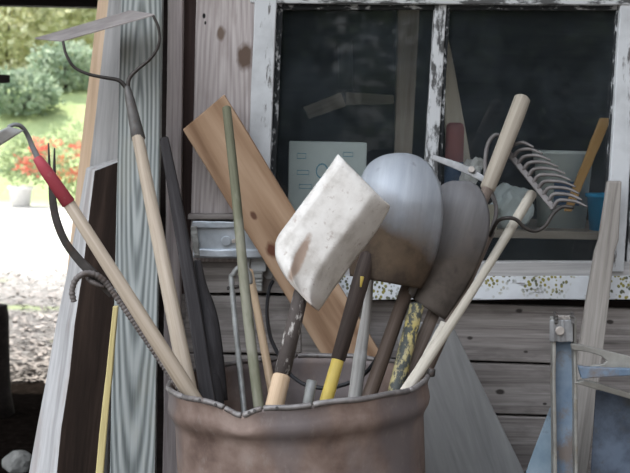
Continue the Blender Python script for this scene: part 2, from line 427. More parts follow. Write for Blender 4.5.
def m_drum():
    m, nt, b = new_mat('rusty_drum_steel'); n = N(nt)
    a = n.noise(n.coord((1, 1, 1), rnd=False), 9, 7, .62); f = n.noise(n.coord((1, 1, .5), rnd=False, loc=(4, 2, 9)), 45, 5, .7); big = n.noise(n.coord((1, 1, .6), rnd=False, loc=(1, 6, 2)), 4.2, 4, .55)
    c = n.ramp(a, [(.34, (.105, .068, .055)), (.5, (.19, .132, .108)), (.66, (.265, .198, .168))])
    c = n.mix(n.ramp(big, [(.46, 0.0), (.60, .75)]), c, (.15, .132, .135))
    c = n.mix(n.ramp(f, [(.56, 0.0), (.72, .5)]), c, (.27, .23, .205))
    n.put(b.inputs['Base Color'], c); b.inputs['Metallic'].default_value = .15
    n.put(b.inputs['Roughness'], n.math('ADD', n.math('MULTIPLY', a, .3), .42)); b.inputs['Specular IOR Level'].default_value = .4
    n.bump(b, n.math('ADD', a, n.math('MULTIPLY', f, .5)), .25, .003); return m
M['drum'] = m_drum()
M['drum_rim'] = metal('worn_drum_rim', (.13, .115, .11), (.25, .23, .22), .3, .5, 30, rust=(.09, .065, .055), rust_lo=.56)

def m_sill():
    m, nt, b = new_mat('white_sill_with_lichen'); n = N(nt)
    a = n.noise(n.coord((6, 30, 30)), 1, 7, .68)
    c = n.mix(n.ramp(a, [(.60, 0.0), (.66, 1.0)]), n.ramp(n.noise(n.coord((9, 9, 9)), 1, 4), [(.4, (.62, .64, .66)), (.65, (.50, .51, .525))]), (.16, .15, .145))
    sx = n.node('ShaderNodeSeparateXYZ'); n.put(sx.inputs[0], n.coord((1, 1, 1), rnd=False))
    low = n.ramp(n.math('ADD', n.math('MULTIPLY', sx.outputs[1], 14), .5), [(.30, 1.0), (.62, 0.0)])   # towards the lower edge
    low2 = n.ramp(n.math('ADD', n.math('MULTIPLY', sx.outputs[1], -14), .5), [(.30, 1.0), (.62, 0.0)])
    lich = n.ramp(n.vor(n.coord((1, .8, 1)), 105), [(.36, 1.0), (.48, 0.0)])
    dens = n.ramp(n.noise(n.coord((10, 10, 10)), 1, 3), [(.36, 0.0), (.46, 1.0)])
    lc = n.mix(n.ramp(n.noise(n.coord((1, 1, 1)), 35, 2), [(.45, 0.0), (.55, 1.0)]), (.22, .195, .045), (.10, .105, .07))
    c = n.mix(n.math('MULTIPLY', lich, dens), c, lc)
    n.put(b.inputs['Base Color'], c); b.inputs['Roughness'].default_value = .75; b.inputs['Specular IOR Level'].default_value = .2
    n.bump(b, a, .3, .003); return m
M['sill'] = m_sill()

def m_glass():
    m = bpy.data.materials.new('dusty_hazed_pane'); m.use_nodes = True; nt = m.node_tree; nt.nodes.clear(); n = N(nt)
    out = n.node('ShaderNodeOutputMaterial'); tr = n.node('ShaderNodeBsdfTransparent'); tr.inputs[0].default_value = (.93, .94, .93, 1)
    gl = n.node('ShaderNodeBsdfGlossy'); gl.inputs['Roughness'].default_value = .03; gl.inputs['Color'].default_value = (1, 1, 1, 1)
    df = n.node('ShaderNodeBsdfDiffuse'); df.inputs['Color'].default_value = (.48, .58, .68, 1)
    fr = n.node('ShaderNodeFresnel'); fr.inputs['IOR'].default_value = 1.45
    a = n.node('ShaderNodeMixShader'); n.put(a.inputs[0], fr.outputs[0]); n.put(a.inputs[1], tr.outputs[0]); n.put(a.inputs[2], gl.outputs[0])
    d = n.math('ADD', n.math('MULTIPLY', n.ramp(n.noise(n.coord((1, 1, 1)), 6, 6, .7), [(.45, 0.0), (.85, 1.0)]), .035), n.math('MULTIPLY', n.ramp(n.vor(n.coord((1, 1, 1)), 55), [(.03, 1.0), (.07, 0.0)]), .2))
    d = n.math('ADD', d, .016)  # even bluish haze painted over the pane, on top of the dust
    s = n.node('ShaderNodeMixShader'); n.put(s.inputs[0], d); n.put(s.inputs[1], a.outputs[0]); n.put(s.inputs[2], df.outputs[0])
    n.put(out.inputs[0], s.outputs[0]); return m
M['glass'] = m_glass()

def m_leaf(name, cols, trans=.5):
    m = bpy.data.materials.new(name); m.use_nodes = True; nt = m.node_tree; nt.nodes.clear(); n = N(nt)
    out = n.node('ShaderNodeOutputMaterial'); d = n.node('ShaderNodeBsdfDiffuse'); t = n.node('ShaderNodeBsdfTranslucent'); s = n.node('ShaderNodeMixShader')
    c = n.ramp(n.noise(n.coord((1, 1, 1)), 2.2, 5, .7), [(.36, cols[0]), (.5, cols[1]), (.64, cols[2])])
    n.put(d.inputs[0], c); n.put(t.inputs[0], c); s.inputs[0].default_value = trans
    n.put(s.inputs[1], d.outputs[0]); n.put(s.inputs[2], t.outputs[0]); n.put(out.inputs[0], s.outputs[0]); return m
M['leaf_pale'] = m_leaf('pale_sunny_leaves', ((.38, .42, .24), (.66, .66, .44), (.86, .84, .68)))  # foliage paled in its colour to carry the bright sunlight
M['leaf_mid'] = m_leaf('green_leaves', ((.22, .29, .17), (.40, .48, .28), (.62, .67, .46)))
M['leaf_dark'] = m_leaf('bluish_green_leaves', ((.17, .24, .17), (.33, .41, .30), (.54, .60, .48)))  # duller, bluer green than the other leaves
M['leaf_deep'] = m_leaf('added_dark_leaves', ((.018, .03, .018), (.04, .06, .03), (.10, .13, .07)))  # very dark leaves for the added trees, to dim the pane reflections
M['petal'] = m_leaf('red_petals', ((.58, .12, .09), (.74, .20, .15), (.82, .38, .30)), .3)
M['petal_orange'] = m_leaf('orange_petals', ((.70, .22, .10), (.8, .34, .18), (.85, .5, .32)), .3)

def m_ground():
    m, nt, b = new_mat('yard_ground'); n = N(nt)
    g = n.node('ShaderNodeNewGeometry'); sx = n.node('ShaderNodeSeparateXYZ'); n.put(sx.inputs[0], g.outputs['Position'])
    crd = n.coord((1, 1, 1), rnd=False)
    a = n.noise(crd, 5, 8, .7); f = n.noise(crd, 22, 6, .75); big = n.noise(crd, .9, 5, .6)
    y = n.math('ADD', sx.outputs[1], n.math('MULTIPLY', n.math('SUBTRACT', big, .5), 1.6))
    soil = n.ramp(f, [(.35, (.006, .005, .004)), (.6, (.017, .013, .011)), (.72, (.04, .033, .029))])  # bare soil, its colour darkened to carry the porch roof's shade
    litter = n.ramp(f, [(.34, (.07, .063, .058)), (.46, (.17, .158, .15)), (.60, (.33, .315, .30))])
    pale = n.ramp(a, [(.35, (.50, .48, .45)), (.65, (.68, .66, .63))])
    grass = n.ramp(f, [(.35, (.22, .29, .12)), (.65, (.44, .50, .27))])
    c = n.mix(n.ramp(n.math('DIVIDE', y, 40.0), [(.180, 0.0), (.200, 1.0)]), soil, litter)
    c = n.mix(n.ramp(n.math('DIVIDE', y, 4.0), [(.25, 1.0), (.55, 0.0)]), c, n.ramp(f, [(.35, (.08, .07, .06)), (.65, (.18, .16, .14))]))  # paler unseen ground in front, added to bounce sunlight up
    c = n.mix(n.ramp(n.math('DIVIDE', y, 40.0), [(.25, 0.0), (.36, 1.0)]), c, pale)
    gp = n.math('MULTIPLY', n.ramp(n.noise(crd, 1.1, 5, .65), [(.57, 0.0), (.66, 1.0)]), n.ramp(n.math('DIVIDE', y, 40.0), [(.20, 0.0), (.23, .8)]))
    c = n.mix(gp, c, grass)
    c = n.mix(n.ramp(n.math('DIVIDE', y, 40.0), [(.60, 0.0), (.645, 1.0)]), c, grass)
    n.put(b.inputs['Base Color'], c); b.inputs['Roughness'].default_value = 1; b.inputs['Specular IOR Level'].default_value = 0
    n.bump(b, n.math('ADD', a, f), .8, .04); return m
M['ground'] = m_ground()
M['stone'] = plain('grey_stone', (.30, .30, .29), .9, 0, .3, 20)
M['pot'] = plain('white_planter', (.86, .85, .83), .6, 0, .04)
M['bark'] = wood('dark_bark', (.012, .009, .008), (.03, .022, .02), (.06, .045, .04), 30, .4)
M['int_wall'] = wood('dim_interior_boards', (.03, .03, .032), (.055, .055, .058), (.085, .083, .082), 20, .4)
M['int_post'] = wood('interior_stud', (.32, .27, .235), (.50, .43, .38), (.60, .54, .49), 40, .2)
M['pale_board'] = wood('pale_interior_board', (.42, .37, .31), (.62, .55, .47), (.70, .65, .57), 40, .2)
M['lath_orange'] = wood('orange_lath', (.55, .27, .08), (.74, .42, .15), (.82, .54, .25), 50, .2)
M['carton'] = plain('pale_teal_cardboard', (.74, .82, .84), .7, 0, .08, 5)
M['print'] = plain('blue_print', (.18, .42, .56), .7)
M['bucket_white'] = plain('white_plastic', (.70, .76, .77), .5, 0, .08, 5)
M['blue_plastic'] = plain('bright_blue_plastic', (.03, .42, .82), .45, 0, .08, 5)
M['navy'] = plain('navy_label', (.06, .11, .22), .6)
M['bag'] = plain('pale_blue_plastic_bag', (.72, .80, .84), .5, 0, .12, 14)
M['paper'] = plain('crumpled_white_paper', (.88, .87, .9), .8)
M['redcan'] = plain('faded_red_can', (.40, .16, .16), .6)
M['cream'] = plain('cream_card', (.58, .54, .44), .7)
M['pipe_dark'] = metal('dark_flue_pipe', (.05, .055, .065), (.09, .10, .115), .3, .5, 12)
M['roof'] = wood('dark_roof_boards', (.012, .010, .010), (.028, .023, .022), (.05, .042, .04), 20, .4)

# ------------------------------------------------------------------ setting
WY = 3.50      # face of the shed wall
# ground
gv = []; gf = []
xs = [-30+i*1.5 for i in range(38)]; ys = [-8+i*.5 for i in range(60)] + [22+i*1.2 for i in range(26)]
for j, yy in enumerate(ys):
    for xx in xs:
        z = 0.0
        if yy > 26: t = min(1, (yy-26)/9); z += 2.7*t*t*(3-2*t)
        if yy > 7: z += .05*(mnoise.noise(V((xx*.3, yy*.3, 2))))
        gv.append((xx, yy, z))
for j in range(len(ys)-1):
    for i in range(len(xs)-1):
        a = j*len(xs)+i; gf.append((a, a+1, a+len(xs)+1, a+len(xs)))
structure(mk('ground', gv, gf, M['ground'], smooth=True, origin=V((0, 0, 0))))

XL = at(131, 240, WY).x      # shed corner
XR = 2.3
# lower siding boards under the window: one wall, boards stepped like the photograph's
def board_row(v, f, x0, x1, z0, z1, slope, proud):
    s = len(v)
    F = [V((x0, WY-proud, z1-slope*x0)), V((x1, WY-proud, z1-slope*x1)), V((x1, WY-proud*.4-.004, z0-slope*x1)), V((x0, WY-proud*.4-.004, z0-slope*x0))]
    v += F+[p+V((0, .03, 0)) for p in F]
    f += [tuple(s+q for q in face) for face in HEXF]
zof = lambda y: at(500, y, WY).z
v, f = [], []
edges = [302, 361, 413, 470, 530, 590, 650, 705]
for a, b in zip(edges, edges[1:]): board_row(v, f, XL+.13, XR, zof(b)+.006, zof(a), .012, .012)
kk = []
for kx, ky, r_ in ((519, 311, .011), (526, 352, .007), (545, 404, .006), (470, 338, .009), (500, 392, .012), (610, 322, .010), (455, 352, .008)):
    q = at(kx, ky, WY-.012); kk.append((q.x, q.z-.5, r_*.7, (.06, .052, .048)))
M['siding_front'] = wood('weathered_grey_siding_knotty', (.085, .074, .069), (.29, .262, .248), (.44, .41, .39), 60, .45, blotch=(.13, .115, .108), bl_amt=.45, knots=kk)
structure(mk('wall_front', v, f, M['siding_front'], rot=Matrix(((1, 0, 0), (0, 0, -1), (0, 1, 0))), bevel=.003, origin=V((0, WY, .5))))
# dark backing behind the boards, left jamb backing, header
structure(box('wall_backing', (XL, WY+.03, 0), (XR, WY+.07, zof(300)), M['dark_gap']))
xw0 = at(256, 120, WY).x
structure(box('wall_jamb', (XL, WY+.012, zof(305)), (xw0+.02, WY+.07, 2.5), M['dark_gap']))
structure(box('wall_header', (xw0-.02, WY-.005, zof(-6)), (XR, WY+.07, 2.75), M['siding']))
structure(plank('wall_siding', [(190, 258), (300, 259), (300, 293), (190, 293)], WY-.02, WY-.02, .03, M['siding']))
structure(plank('wall_siding_lower', [(185, 296), (300, 296), (302, 353), (185, 353)], WY-.015, WY-.012, .03, M['siding'], y0=290, y1=360))
# upright boards left of the window
structure(plank('trim_1', [(197, -40), (256, -40), (249, 262), (190, 262)], WY-.03, WY-.03, .03, M['plank_pink'], jit=.0006))
structure(plank('trim_2', [(168, -40), (183, -40), (176, 720), (160, 720)], WY-.045, WY-.045, .04, M['batten']))
structure(plank('trim_3', [(183, -40), (197, -40), (191, 720), (177, 720)], WY-.006, WY-.006, .02, M['red_dark']))
# shed: side, rear, inner floor and roof
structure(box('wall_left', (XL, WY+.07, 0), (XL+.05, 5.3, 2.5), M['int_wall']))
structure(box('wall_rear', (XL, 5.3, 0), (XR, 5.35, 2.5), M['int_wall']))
structure(box('wall_right', (XR-.05, 5.0, 0), (XR, 5.3, 2.5), M['int_wall']))  # stops short: unseen side opening added to let sky light in
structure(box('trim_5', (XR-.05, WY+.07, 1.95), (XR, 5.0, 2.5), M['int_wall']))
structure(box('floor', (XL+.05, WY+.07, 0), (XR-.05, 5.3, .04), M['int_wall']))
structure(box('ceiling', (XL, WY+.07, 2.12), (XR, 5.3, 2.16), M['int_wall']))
zb = at(50, 7, 7.5).z
F = [V((-5, 2.62, 2.95)), V((2.6, 2.62, 2.95)), V((2.6, 7.7, zb+.16)), V((-5, 7.7, zb+.16))]
structure(mk('roof', F+[p+V((0, 0, .06)) for p in F], HEXF, M['roof']))
structure(box('eave_beam', (-5, 7.45, zb), (at(150, 7, 7.5).x, 7.55, zb+.2), M['roof']))
structure(box('wall_light_block', (1.6, .2, 0), (1.67, WY-.02, 2.75), M['siding']))  # unseen wall added to block sky light from the right
# seam bracket hanging from the beam and the board end at the left edge
o = hexa('board_end', [(-60, 73, 5.2), (10, 75, 5.2), (10, 83, 5.2), (-60, 83, 5.2)], [(-60, 73, 5.3), (10, 75, 5.3), (10, 83, 5.3), (-60, 83, 5.3)], M['bark'])
tag(o, 'short brown board end poking in at the left edge above the flowers', 'board')

# ------------------------------------------------------------------ window
GY = WY+.012
def sash_bar(name, quad, mat, y=WY-.03, th=.05, par=None): return plank(name, quad, y, y, th, mat, parent=par, bevel=.003, jit=.0008)
w1 = structure(thing('window_1', at(350, 300, WY), None, None))
sash_bar('window_stile', [(255, -8), (277, -8), (266, 272), (244, 272)], M['white'], WY-.04, .06, w1)
sash_bar('window_stile', [(435, 4), (446.5, 4), (433, 266), (419, 266)], M['flaky'], WY-.02, .045, w1)
sash_bar('window_stile', [(621, -8), (641, -8), (624, 272), (605, 272)], M['white'], WY-.03, .05, w1)
sash_bar('window_rail', [(250, -8), (660, -8), (660, 5), (250, 3)], M['flaky'], WY-.035, .05, w1)
sash_bar('window_rail', [(244, 262), (640, 262), (640, 280), (244, 280)], M['grey_board'], WY-.02, .05, w1)
for q in ([(277, 2), (283, 2), (272, 262), (266, 262)], [(277, 4), (437, 4), (437, 9.5), (277, 9.5)], [(446, 4), (621, 4), (621, 10), (446, 9.5)],
          [(446, 6), (450, 6), (437, 262), (433, 262)], [(617, 6), (621, 6), (606, 262), (602, 262)]):
    sash_bar('putty', q, M['putty'], WY-.008, .02, w1)
plank('pane', [(278, 2), (437, 2), (424, 266), (267, 266)], GY, GY, .003, M['glass'], w1, bevel=0, n=1, jit=0)
plank('pane', [(445, 2), (622, 2), (608, 266), (431, 266)], GY, GY, .003, M['glass'], w1, bevel=0, n=1, jit=0)
w2 = structure(thing('window_2', at(700, 300, WY), None, None))
sash_bar('window_stile', [(644, -8), (655, -8), (638, 272), (626, 272)], M['flaky'], WY-.015, .045, w2)
sash_bar('window_stile', [(820, -8), (836, -8), (826, 272), (810, 272)], M['white'], WY-.03, .05, w2)
plank('pane', [(653, 2), (822, 2), (812, 266), (634, 266)], GY, GY, .003, M['glass'], w2, bevel=0, n=1, jit=0)
sash_bar('window_rail', [(640, 262), (840, 262), (840, 280), (640, 280)], M['grey_board'], WY-.02, .05, w2)
sash_bar('window_rail', [(655, -8), (840, -8), (840, 5), (655, 3)], M['flaky'], WY-.035, .05, w2)
structure(box('wall_end', (at(830, 120, WY).x, WY-.01, zof(310)), (XR, WY+.07, 2.75), M['siding']))
# sloping sill board
hexa_w('trim_4', [at(305, 276, WY-.03), at(860, 276, WY-.03), at(860, 299, WY-.055), at(305, 300, WY-.055)],
       [at(305, 276, WY+.04), at(860, 276, WY+.04), at(860, 299, WY+.04), at(305, 300, WY+.04)], M['sill'], n=16)['kind'] = 'structure'

# ------------------------------------------------------------------ inside the shed
SY0, SY1 = WY+.09, WY+.62
zsh = at(550, 231, SY0).z
o = box('interior_shelf', (XL+.05, SY0, zsh-.022), (XR-.05, SY1, zsh), M['int_post'], bevel=.002); structure(o)
o = plank('interior_stud', [(399, -40), (422, -40), (408, 228), (393, 228)], WY+.50, WY+.50, .05, M['int_post']); tag(o, 'upright grey wooden stud inside behind the left pane', 'stud')
o = plank('roof_brace', [(341, 92), (346, 106), (309, 119), (303, 107)], WY+.72, WY+.72, .03, M['pale_board']); 
bv = [(346, 92), (394, 95), (394, 104), (346, 105)]
par = thing('bent_wooden_brace', at(346, 98, WY+.72), 'bent pale wooden brace hanging in the dark above the carton behind the left pane', 'brace')
o.parent = par; o.location = o.location-par.location; o.name = 'arm'
plank('arm', bv, WY+.72, WY+.72, .03, M['pale_board'], par)
o = tube('flue_pipe', [at(345, 40, WY+.7), at(346, 89, WY+.7)], .024, M['pipe_dark'], n=18, cap=0); tag(o, 'dark hanging flue pipe behind the left pane', 'pipe')
# carton with print
t = thing('cardboard_carton', V((at(327, 231, WY+.14).x, WY+.2, zsh)), 'pale teal printed cardboard carton standing behind the left pane', 'box')
CY = WY+.14
p0 = at(289, 141, CY); p1 = at(367, 141, CY)
box('box_body', (p0.x, CY, zsh), (p1.x, CY+.2, p0.z), M['carton'], t, .003)
for a in ((297, 153, 306, 159), (343, 152, 353, 157), (297, 170, 309, 175), (299, 184, 312, 189)):
    q0 = at(a[0], a[1], CY); q1 = at(a[2], a[3], CY)
    fr = .0012
    vs, fs = [], []
    for (x0, x1, z0, z1) in ((q0.x, q1.x, q0.z-fr*1.6, q0.z), (q0.x, q1.x, q1.z, q1.z+fr*1.6), (q0.x, q0.x+fr, q1.z, q0.z), (q1.x-fr, q1.x, q1.z, q0.z)):
        s = len(vs); vs += [V((x0, CY-.0006, z1)), V((x1, CY-.0006, z1)), V((x1, CY-.0006, z0)), V((x0, CY-.0006, z0))]; fs.append((s, s+1, s+2, s+3))
    mk('print', vs, fs, M['print'], t)
c = at(322, 171, CY); vs = []; fs = []
for i in range(24):
    a = i*2*math.pi/24
    for r in (.014, .0175): vs.append(V((c.x+r*math.cos(a), CY-.0006, c.z+r*1.25*math.sin(a))))
for i in range(24): fs.append((2*i, 2*i+1, (2*i+3) % 48, (2*i+2) % 48))
mk('print', vs, fs, M['print'], t)
# pale leaning board, red can, paper
o = plank('leaning_board', [(444, 20), (452, 55), (484, 232), (447, 232)], WY+.40, WY+.30, .02, M['pale_board'], y0=20, y1=232); tag(o, 'pale board leaning inside just right of the centre window bar', 'board')
def lathe_geo(c, prof, n=28, sx=1):
    v = []; f = []
    for r, z in prof:
        for i in range(n):
            a = 2*math.pi*i/n; v.append(V((c.x+r*sx*math.cos(a), c.y+r*math.sin(a), c.z+z)))
    for k in range(len(prof)-1):
        for i in range(n):
            a, b = k*n+i, k*n+(i+1) % n; f.append((a, b, b+n, a+n))
    f.append(tuple(range(n))[::-1]); f.append(tuple(range((len(prof)-1)*n, len(prof)*n)))
    return v, f
def lathe(name, c, prof, mat, parent=None, n=28, sx=1, smooth=True):
    v, f = lathe_geo(c, prof, n, sx); o = mk(name, v, f, mat, parent, smooth=False)
    for p in o.data.polygons:
        if len(p.vertices) == 4: p.use_smooth = smooth
    return o
def shelf_pt(x, Y): q = at(x, 200, Y); return V((q.x, Y, zsh))
b0 = shelf_pt(453, WY+.2); hcan = at(453, 124, WY+.2).z-zsh
t = thing('paint_can', b0, 'faded red and blue can beside the leaning board behind the right pane', 'can')
lathe('body', b0, [(.026, 0), (.026, hcan-.01), (.022, hcan), (.014, hcan+.004)], M['redcan'], t)
lathe('label_band', b0, [(.0265, hcan*.25), (.0268, hcan*.26), (.0268, hcan*.62), (.0265, hcan*.63)], M['navy'], t)
def lump(name, c, r, mat, seed, amp=.35, sub=3, freq=3.0):
    bm = bmesh.new(); bmesh.ops.create_icosphere(bm, subdivisions=sub, radius=1)
    for w in bm.verts:
        d = 1+amp*mnoise.noise(w.co*freq*.5+V((seed, 0, 0)))+amp*.5*mnoise.noise(w.co*freq+V((0, seed, 0)))
        w.co = V((w.co.x*r[0]*d, w.co.y*r[1]*d, max(w.co.z*d, -.85)*r[2]))
    me = bpy.data.meshes.new(name); bm.to_mesh(me); bm.free(); me.materials.append(mat)
    o = bpy.data.objects.new(name, me); COL.objects.link(o); o.location = c; return o
o = lump('crumpled_paper', at(471, 172, WY+.115), (.028, .03, .045), M['paper'], 3, .45); o.rotation_euler = (0, .5, 0); tag(o, 'white crumpled paper in front of the pale leaning board behind glass', 'paper')
o = lump('plastic_bag', V((at(512, 200, WY+.15).x, WY+.17, zsh+.058)), (.062, .05, .068), M['bag'], 9, .35, 4); tag(o, 'pale blue plastic bag slumped on the inside shelf behind the rake bow', 'bag')
t = thing('plastic_bucket', shelf_pt(562, WY+.27), 'white plastic bucket with navy label on the shelf behind the rake tines', 'bucket')
hb = at(566, 151, WY+.25).z-zsh
lathe('body', V(t.location), [(.068, 0), (.082, hb-.03), (.086, hb-.028), (.086, hb-.012), (.09, hb-.01), (.09, hb), (.083, hb), (.08, hb-.03), (.066, .01)], M['bucket_white'], t)
v, f = [], []
for i in range(9):
    a = math.radians(-118+i*7)
    for zz, rr in ((.066, .0766), (.135, .0806)): v.append(V((t.location.x+(rr+.001)*math.cos(a), t.location.y+(rr+.001)*math.sin(a), zsh+zz)))
for i in range(8): f.append((2*i, 2*i+2, 2*i+3, 2*i+1))
mk('label', v, f, M['navy'], t, smooth=True)
o = plank('orange_lath', [(600, 118), (612, 118), (572, 212), (564, 211)], WY+.16, WY+.10, .012, M['lath_orange'], y0=118, y1=212); tag(o, 'narrow orange wooden lath leaning behind glass beside the blue container', 'lath')
t = thing('storage_bin', shelf_pt(611, WY+.17), 'bright blue plastic container on the inside shelf by the right window stile', 'container')
hb = at(600, 193, WY+.2).z-zsh
lathe('body', V(t.location), [(.05, 0), (.058, hb-.012), (.063, hb-.01), (.063, hb), (.057, hb), (.054, hb-.02), (.046, .01)], M['blue_plastic'], t, sx=1.15)
o = box('small_carton', (at(484, 220, WY+.1).x, WY+.095, zsh), (at(497, 220, WY+.1).x, WY+.13, at(490, 205, WY+.1).z), M['cream'], bevel=.001); tag(o, 'small cream carton on the inside shelf beside the grey spade', 'carton')

# ------------------------------------------------------------------ lumber at the left
t = thing('grey_lumber_board', at(60, 690, 3.45), 'long weathered grey board with tan sawn edge leaning behind the dark beam', 'board')
hexa('board_face', [(113, -40, 3.51), (128, -40, 3.51), (100, 700, 3.46), (30, 700, 3.46)], [(102, -40, 3.545), (128, -40, 3.545), (100, 700, 3.50), (17, 700, 3.50)], [M['grey_board'], M['tan_edge']], t, fmats=[0, 0, 0, 0, 0, 1])
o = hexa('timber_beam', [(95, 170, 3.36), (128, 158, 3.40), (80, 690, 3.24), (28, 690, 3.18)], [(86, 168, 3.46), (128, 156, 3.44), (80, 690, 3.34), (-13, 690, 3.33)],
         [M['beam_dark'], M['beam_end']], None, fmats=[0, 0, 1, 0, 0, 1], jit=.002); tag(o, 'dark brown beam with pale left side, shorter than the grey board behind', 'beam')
o = plank('yellow_lath', [(113, 306), (118, 306), (83, 700), (71, 700)], 3.30, 3.14, .012, M['yellow_stick']); tag(o, 'thin yellowish lath standing between dark beam and greenish plank', 'lath')
o = plank('greenish_plank', [(122, -40), (163, -40), (151, 700), (104, 700)], 3.40, 3.22, .032, M['green_plank']); tag(o, 'tall greenish grey plank with looping grain standing beside the dark beam', 'plank')

# ------------------------------------------------------------------ drum
DY = 2.87
rc = at(298, 379, DY); DR = .291
base = V((rc.x, DY, 0)); TILT = math.radians(3.4); H = rc.z
t_drum = thing('steel_drum', base, 'rusty brown open steel drum holding the garden tools', 'drum')
def dtilt(p):   # the drum leans a little
    d = p-rc; return rc + V((d.x*math.cos(TILT)-d.z*math.sin(TILT), d.y, d.x*math.sin(TILT)+d.z*math.cos(TILT)))
NA = 160
def rim_dz(a):
    da = (a-math.radians(-113)+math.pi) % (2*math.pi)-math.pi
    return -.015*math.exp(-(da/.11)**2) - .004*math.exp(-(da/.35)**2) + .0022*math.sin(5*a+1)+.0014*math.sin(13*a)
prof = [(.289, 0), (.289, -.008), (.2885, -.02), (.291, -.034), (.2925, -.046), (.290, -.058), (.284, -.068), (.2785, -.078), (.277, -.09), (.277, -.15), (.277, -.26), (.283, -.285), (.277, -.31), (.277, -.56), (.283, -.585), (.277, -.61), (.277, -H+.02), (.272, -H+.012),
        (.268, -H+.03), (.272, -.6), (.272, -.3), (.272, -.1), (.279, -.075), (.286, -.05), (.284, -.02), (.285, -.002)]
v, f = [], []
for k, (r, z) in enumerate(prof):
    for i in range(NA):
        a = 2*math.pi*i/NA
        w = 1 if (z > -.03) else (max(0, 1+(z+.03)/.04))
        rr = r + .0022*mnoise.noise(V((math.cos(a)*2, math.sin(a)*2, z*6)))
        v.append(dtilt(rc+V((rr*math.cos(a), rr*math.sin(a), z+rim_dz(a)*w))))
L = len(prof)
for k in range(L):
    if k == L-1 : pass
    for i in range(NA):
        a, b = k*NA+i, k*NA+(i+1) % NA; k2 = (k+1) % L
        if k == 17: continue
        f.append((a, b, k2*NA+(i+1) % NA, k2*NA+i))
f.append(tuple(range(17*NA, 18*NA))); f.append(tuple(range(18*NA, 19*NA)))
mk('drum_body', v, f, M['drum'], t_drum, smooth=True, origin=rc)
# rolled rim bead
pts = []
def bead(a0, a1, name):
    n = max(6, int((a1-a0)/.04)); P = []; Rd = []
    for i in range(n+1):
        a = a0+(a1-a0)*i/n; P.append(dtilt(rc+V((.288*math.cos(a), .288*math.sin(a), rim_dz(a)+.001)))); Rd.append(.0062*(1+.12*mnoise.noise(V((a*9, 0, 3)))))
    return tube_geo(P, Rd, 8, 1)
vv, ff = [], []
cuts = [-2.95, -2.55, -2.10, -1.955, -1.80, -1.45, -.6, .5, 1.6, 2.5, 3.325]
for a, b in zip(cuts, cuts[1:]):
    x, y = bead(a, b-.012, ''); s = len(vv); vv += x; ff += [tuple(s+q for q in face) for face in y]
mk('rim', vv, ff, M['drum_rim'], t_drum, smooth=True)
for a in (-2.32, -2.17, -1.90, -1.86, -1.70):
    p = dtilt(rc+V((.2935*math.cos(a), .2935*math.sin(a), rim_dz(a)+.002))); disc('rivet', p, V((math.cos(a), math.sin(a), .2)), .0035, .0015, M['steel_dark'], t_drum, 8, 0)
p = dtilt(rc+V((.296*math.cos(-.1), .296*math.sin(-.1), .0))); tube('bolt', [p, p+V((.002, 0, .018))], [.009, .008], M['steel_dark'], t_drum, 8)

def seg_dist(p, a, b):
    ab = b-a; t_ = max(0, min(1, (p-a).dot(ab)/max(ab.length_squared, 1e-9))); return (p-a-ab*t_).length
def into_drum(p0, p1, zmin=.085, rad=.235, r0=.018):
    """carry the line p0->p1 on down until it meets the drum's side or bottom"""
    d = (p1-p0).normalized(); q = p1.copy(); last = 9
    for i in range(300):
        r = q+d*.005
        hx, hy = r.x-base.x-(.0 if r.z > H else (H-r.z)*math.tan(TILT)), r.y-DY
        hd = math.hypot(hx, hy); out_ = i and hd > last; last = hd
        if r.z < zmin or (hd > rad and out_ and r.z < H-.03): break
        if (r-p1).length > .05 and any(o_ != OWNER[0] and seg_dist(r, a_, b_) < ra+r0+.004 for o_, a_, b_, ra in REG): break
        q = r
    return q
PXM = FPX   # metres per pixel at depth Y is Y/FPX
def rpx(w, Y): return w*.5*Y/FPX

# ------------------------------------------------------------------ tools
def rod(name, a, b, mat, parent=None, w=(12, 12), drop=True, n=14, flat=None, mid=None, jit=0, zmin=.085):
    """handle from a=(x,y,Y) down to b=(x,y,Y) at the rim, then on into the drum"""
    if parent is None: OWNER[0] = name
    A, B = at(*a), at(*b); P = [A]; R = [rpx(w[0], a[2])]
    if mid:
        for q, ww in mid: P.append(at(*q)); R.append(rpx(ww, q[2]))
    P.append(B); R.append(rpx(w[1], b[2]))
    if drop: P.append(into_drum(P[-2], B, zmin, r0=rpx(w[1], b[2]))); R.append(rpx(w[1], b[2]))
    return tube(name, P, R, mat, parent, n=n, k=4 if mid else 1, flat=flat, jit=jit)

# --- hoe with the red collar
t = thing('garden_hoe', at(100, 250, 2.80), 'goose-neck hoe with red collar on its pale handle, leftmost in the drum', 'hoe')
rod('handle', (66, 199, 2.755), (190, 393, 2.79), M['handle'], t, (12.5, 16.5))
tube('collar', [at(36.5, 157, 2.745), at(44, 168, 2.747), at(69.5, 204.5, 2.756)], [rpx(9.5, 2.75), rpx(12.5, 2.75), rpx(14.5, 2.75)], M['red'], t)['label'] = 'faded red collar'
tube('neck', [at(8, 127, 2.70), at(15, 124.5, 2.71), at(22, 127, 2.72), at(28, 136, 2.735), at(33, 148, 2.742), at(40, 162, 2.746)], [rpx(4, 2.7), rpx(4.2, 2.7), rpx(4.5, 2.7), rpx(5, 2.7), rpx(5.6, 2.7), rpx(6.4, 2.7)], M['steel_grey'], t, k=4)
patch('blade', [(9, 126.5, 24, 130.5), (-6, 134, 6, 142), (-24, 143, -12, 153), (-38, 150, -28, 162)], lambda u, vv_: 2.69-.05*vv_+.01*u, M['steel_pale'], t, nu=6, k=2)
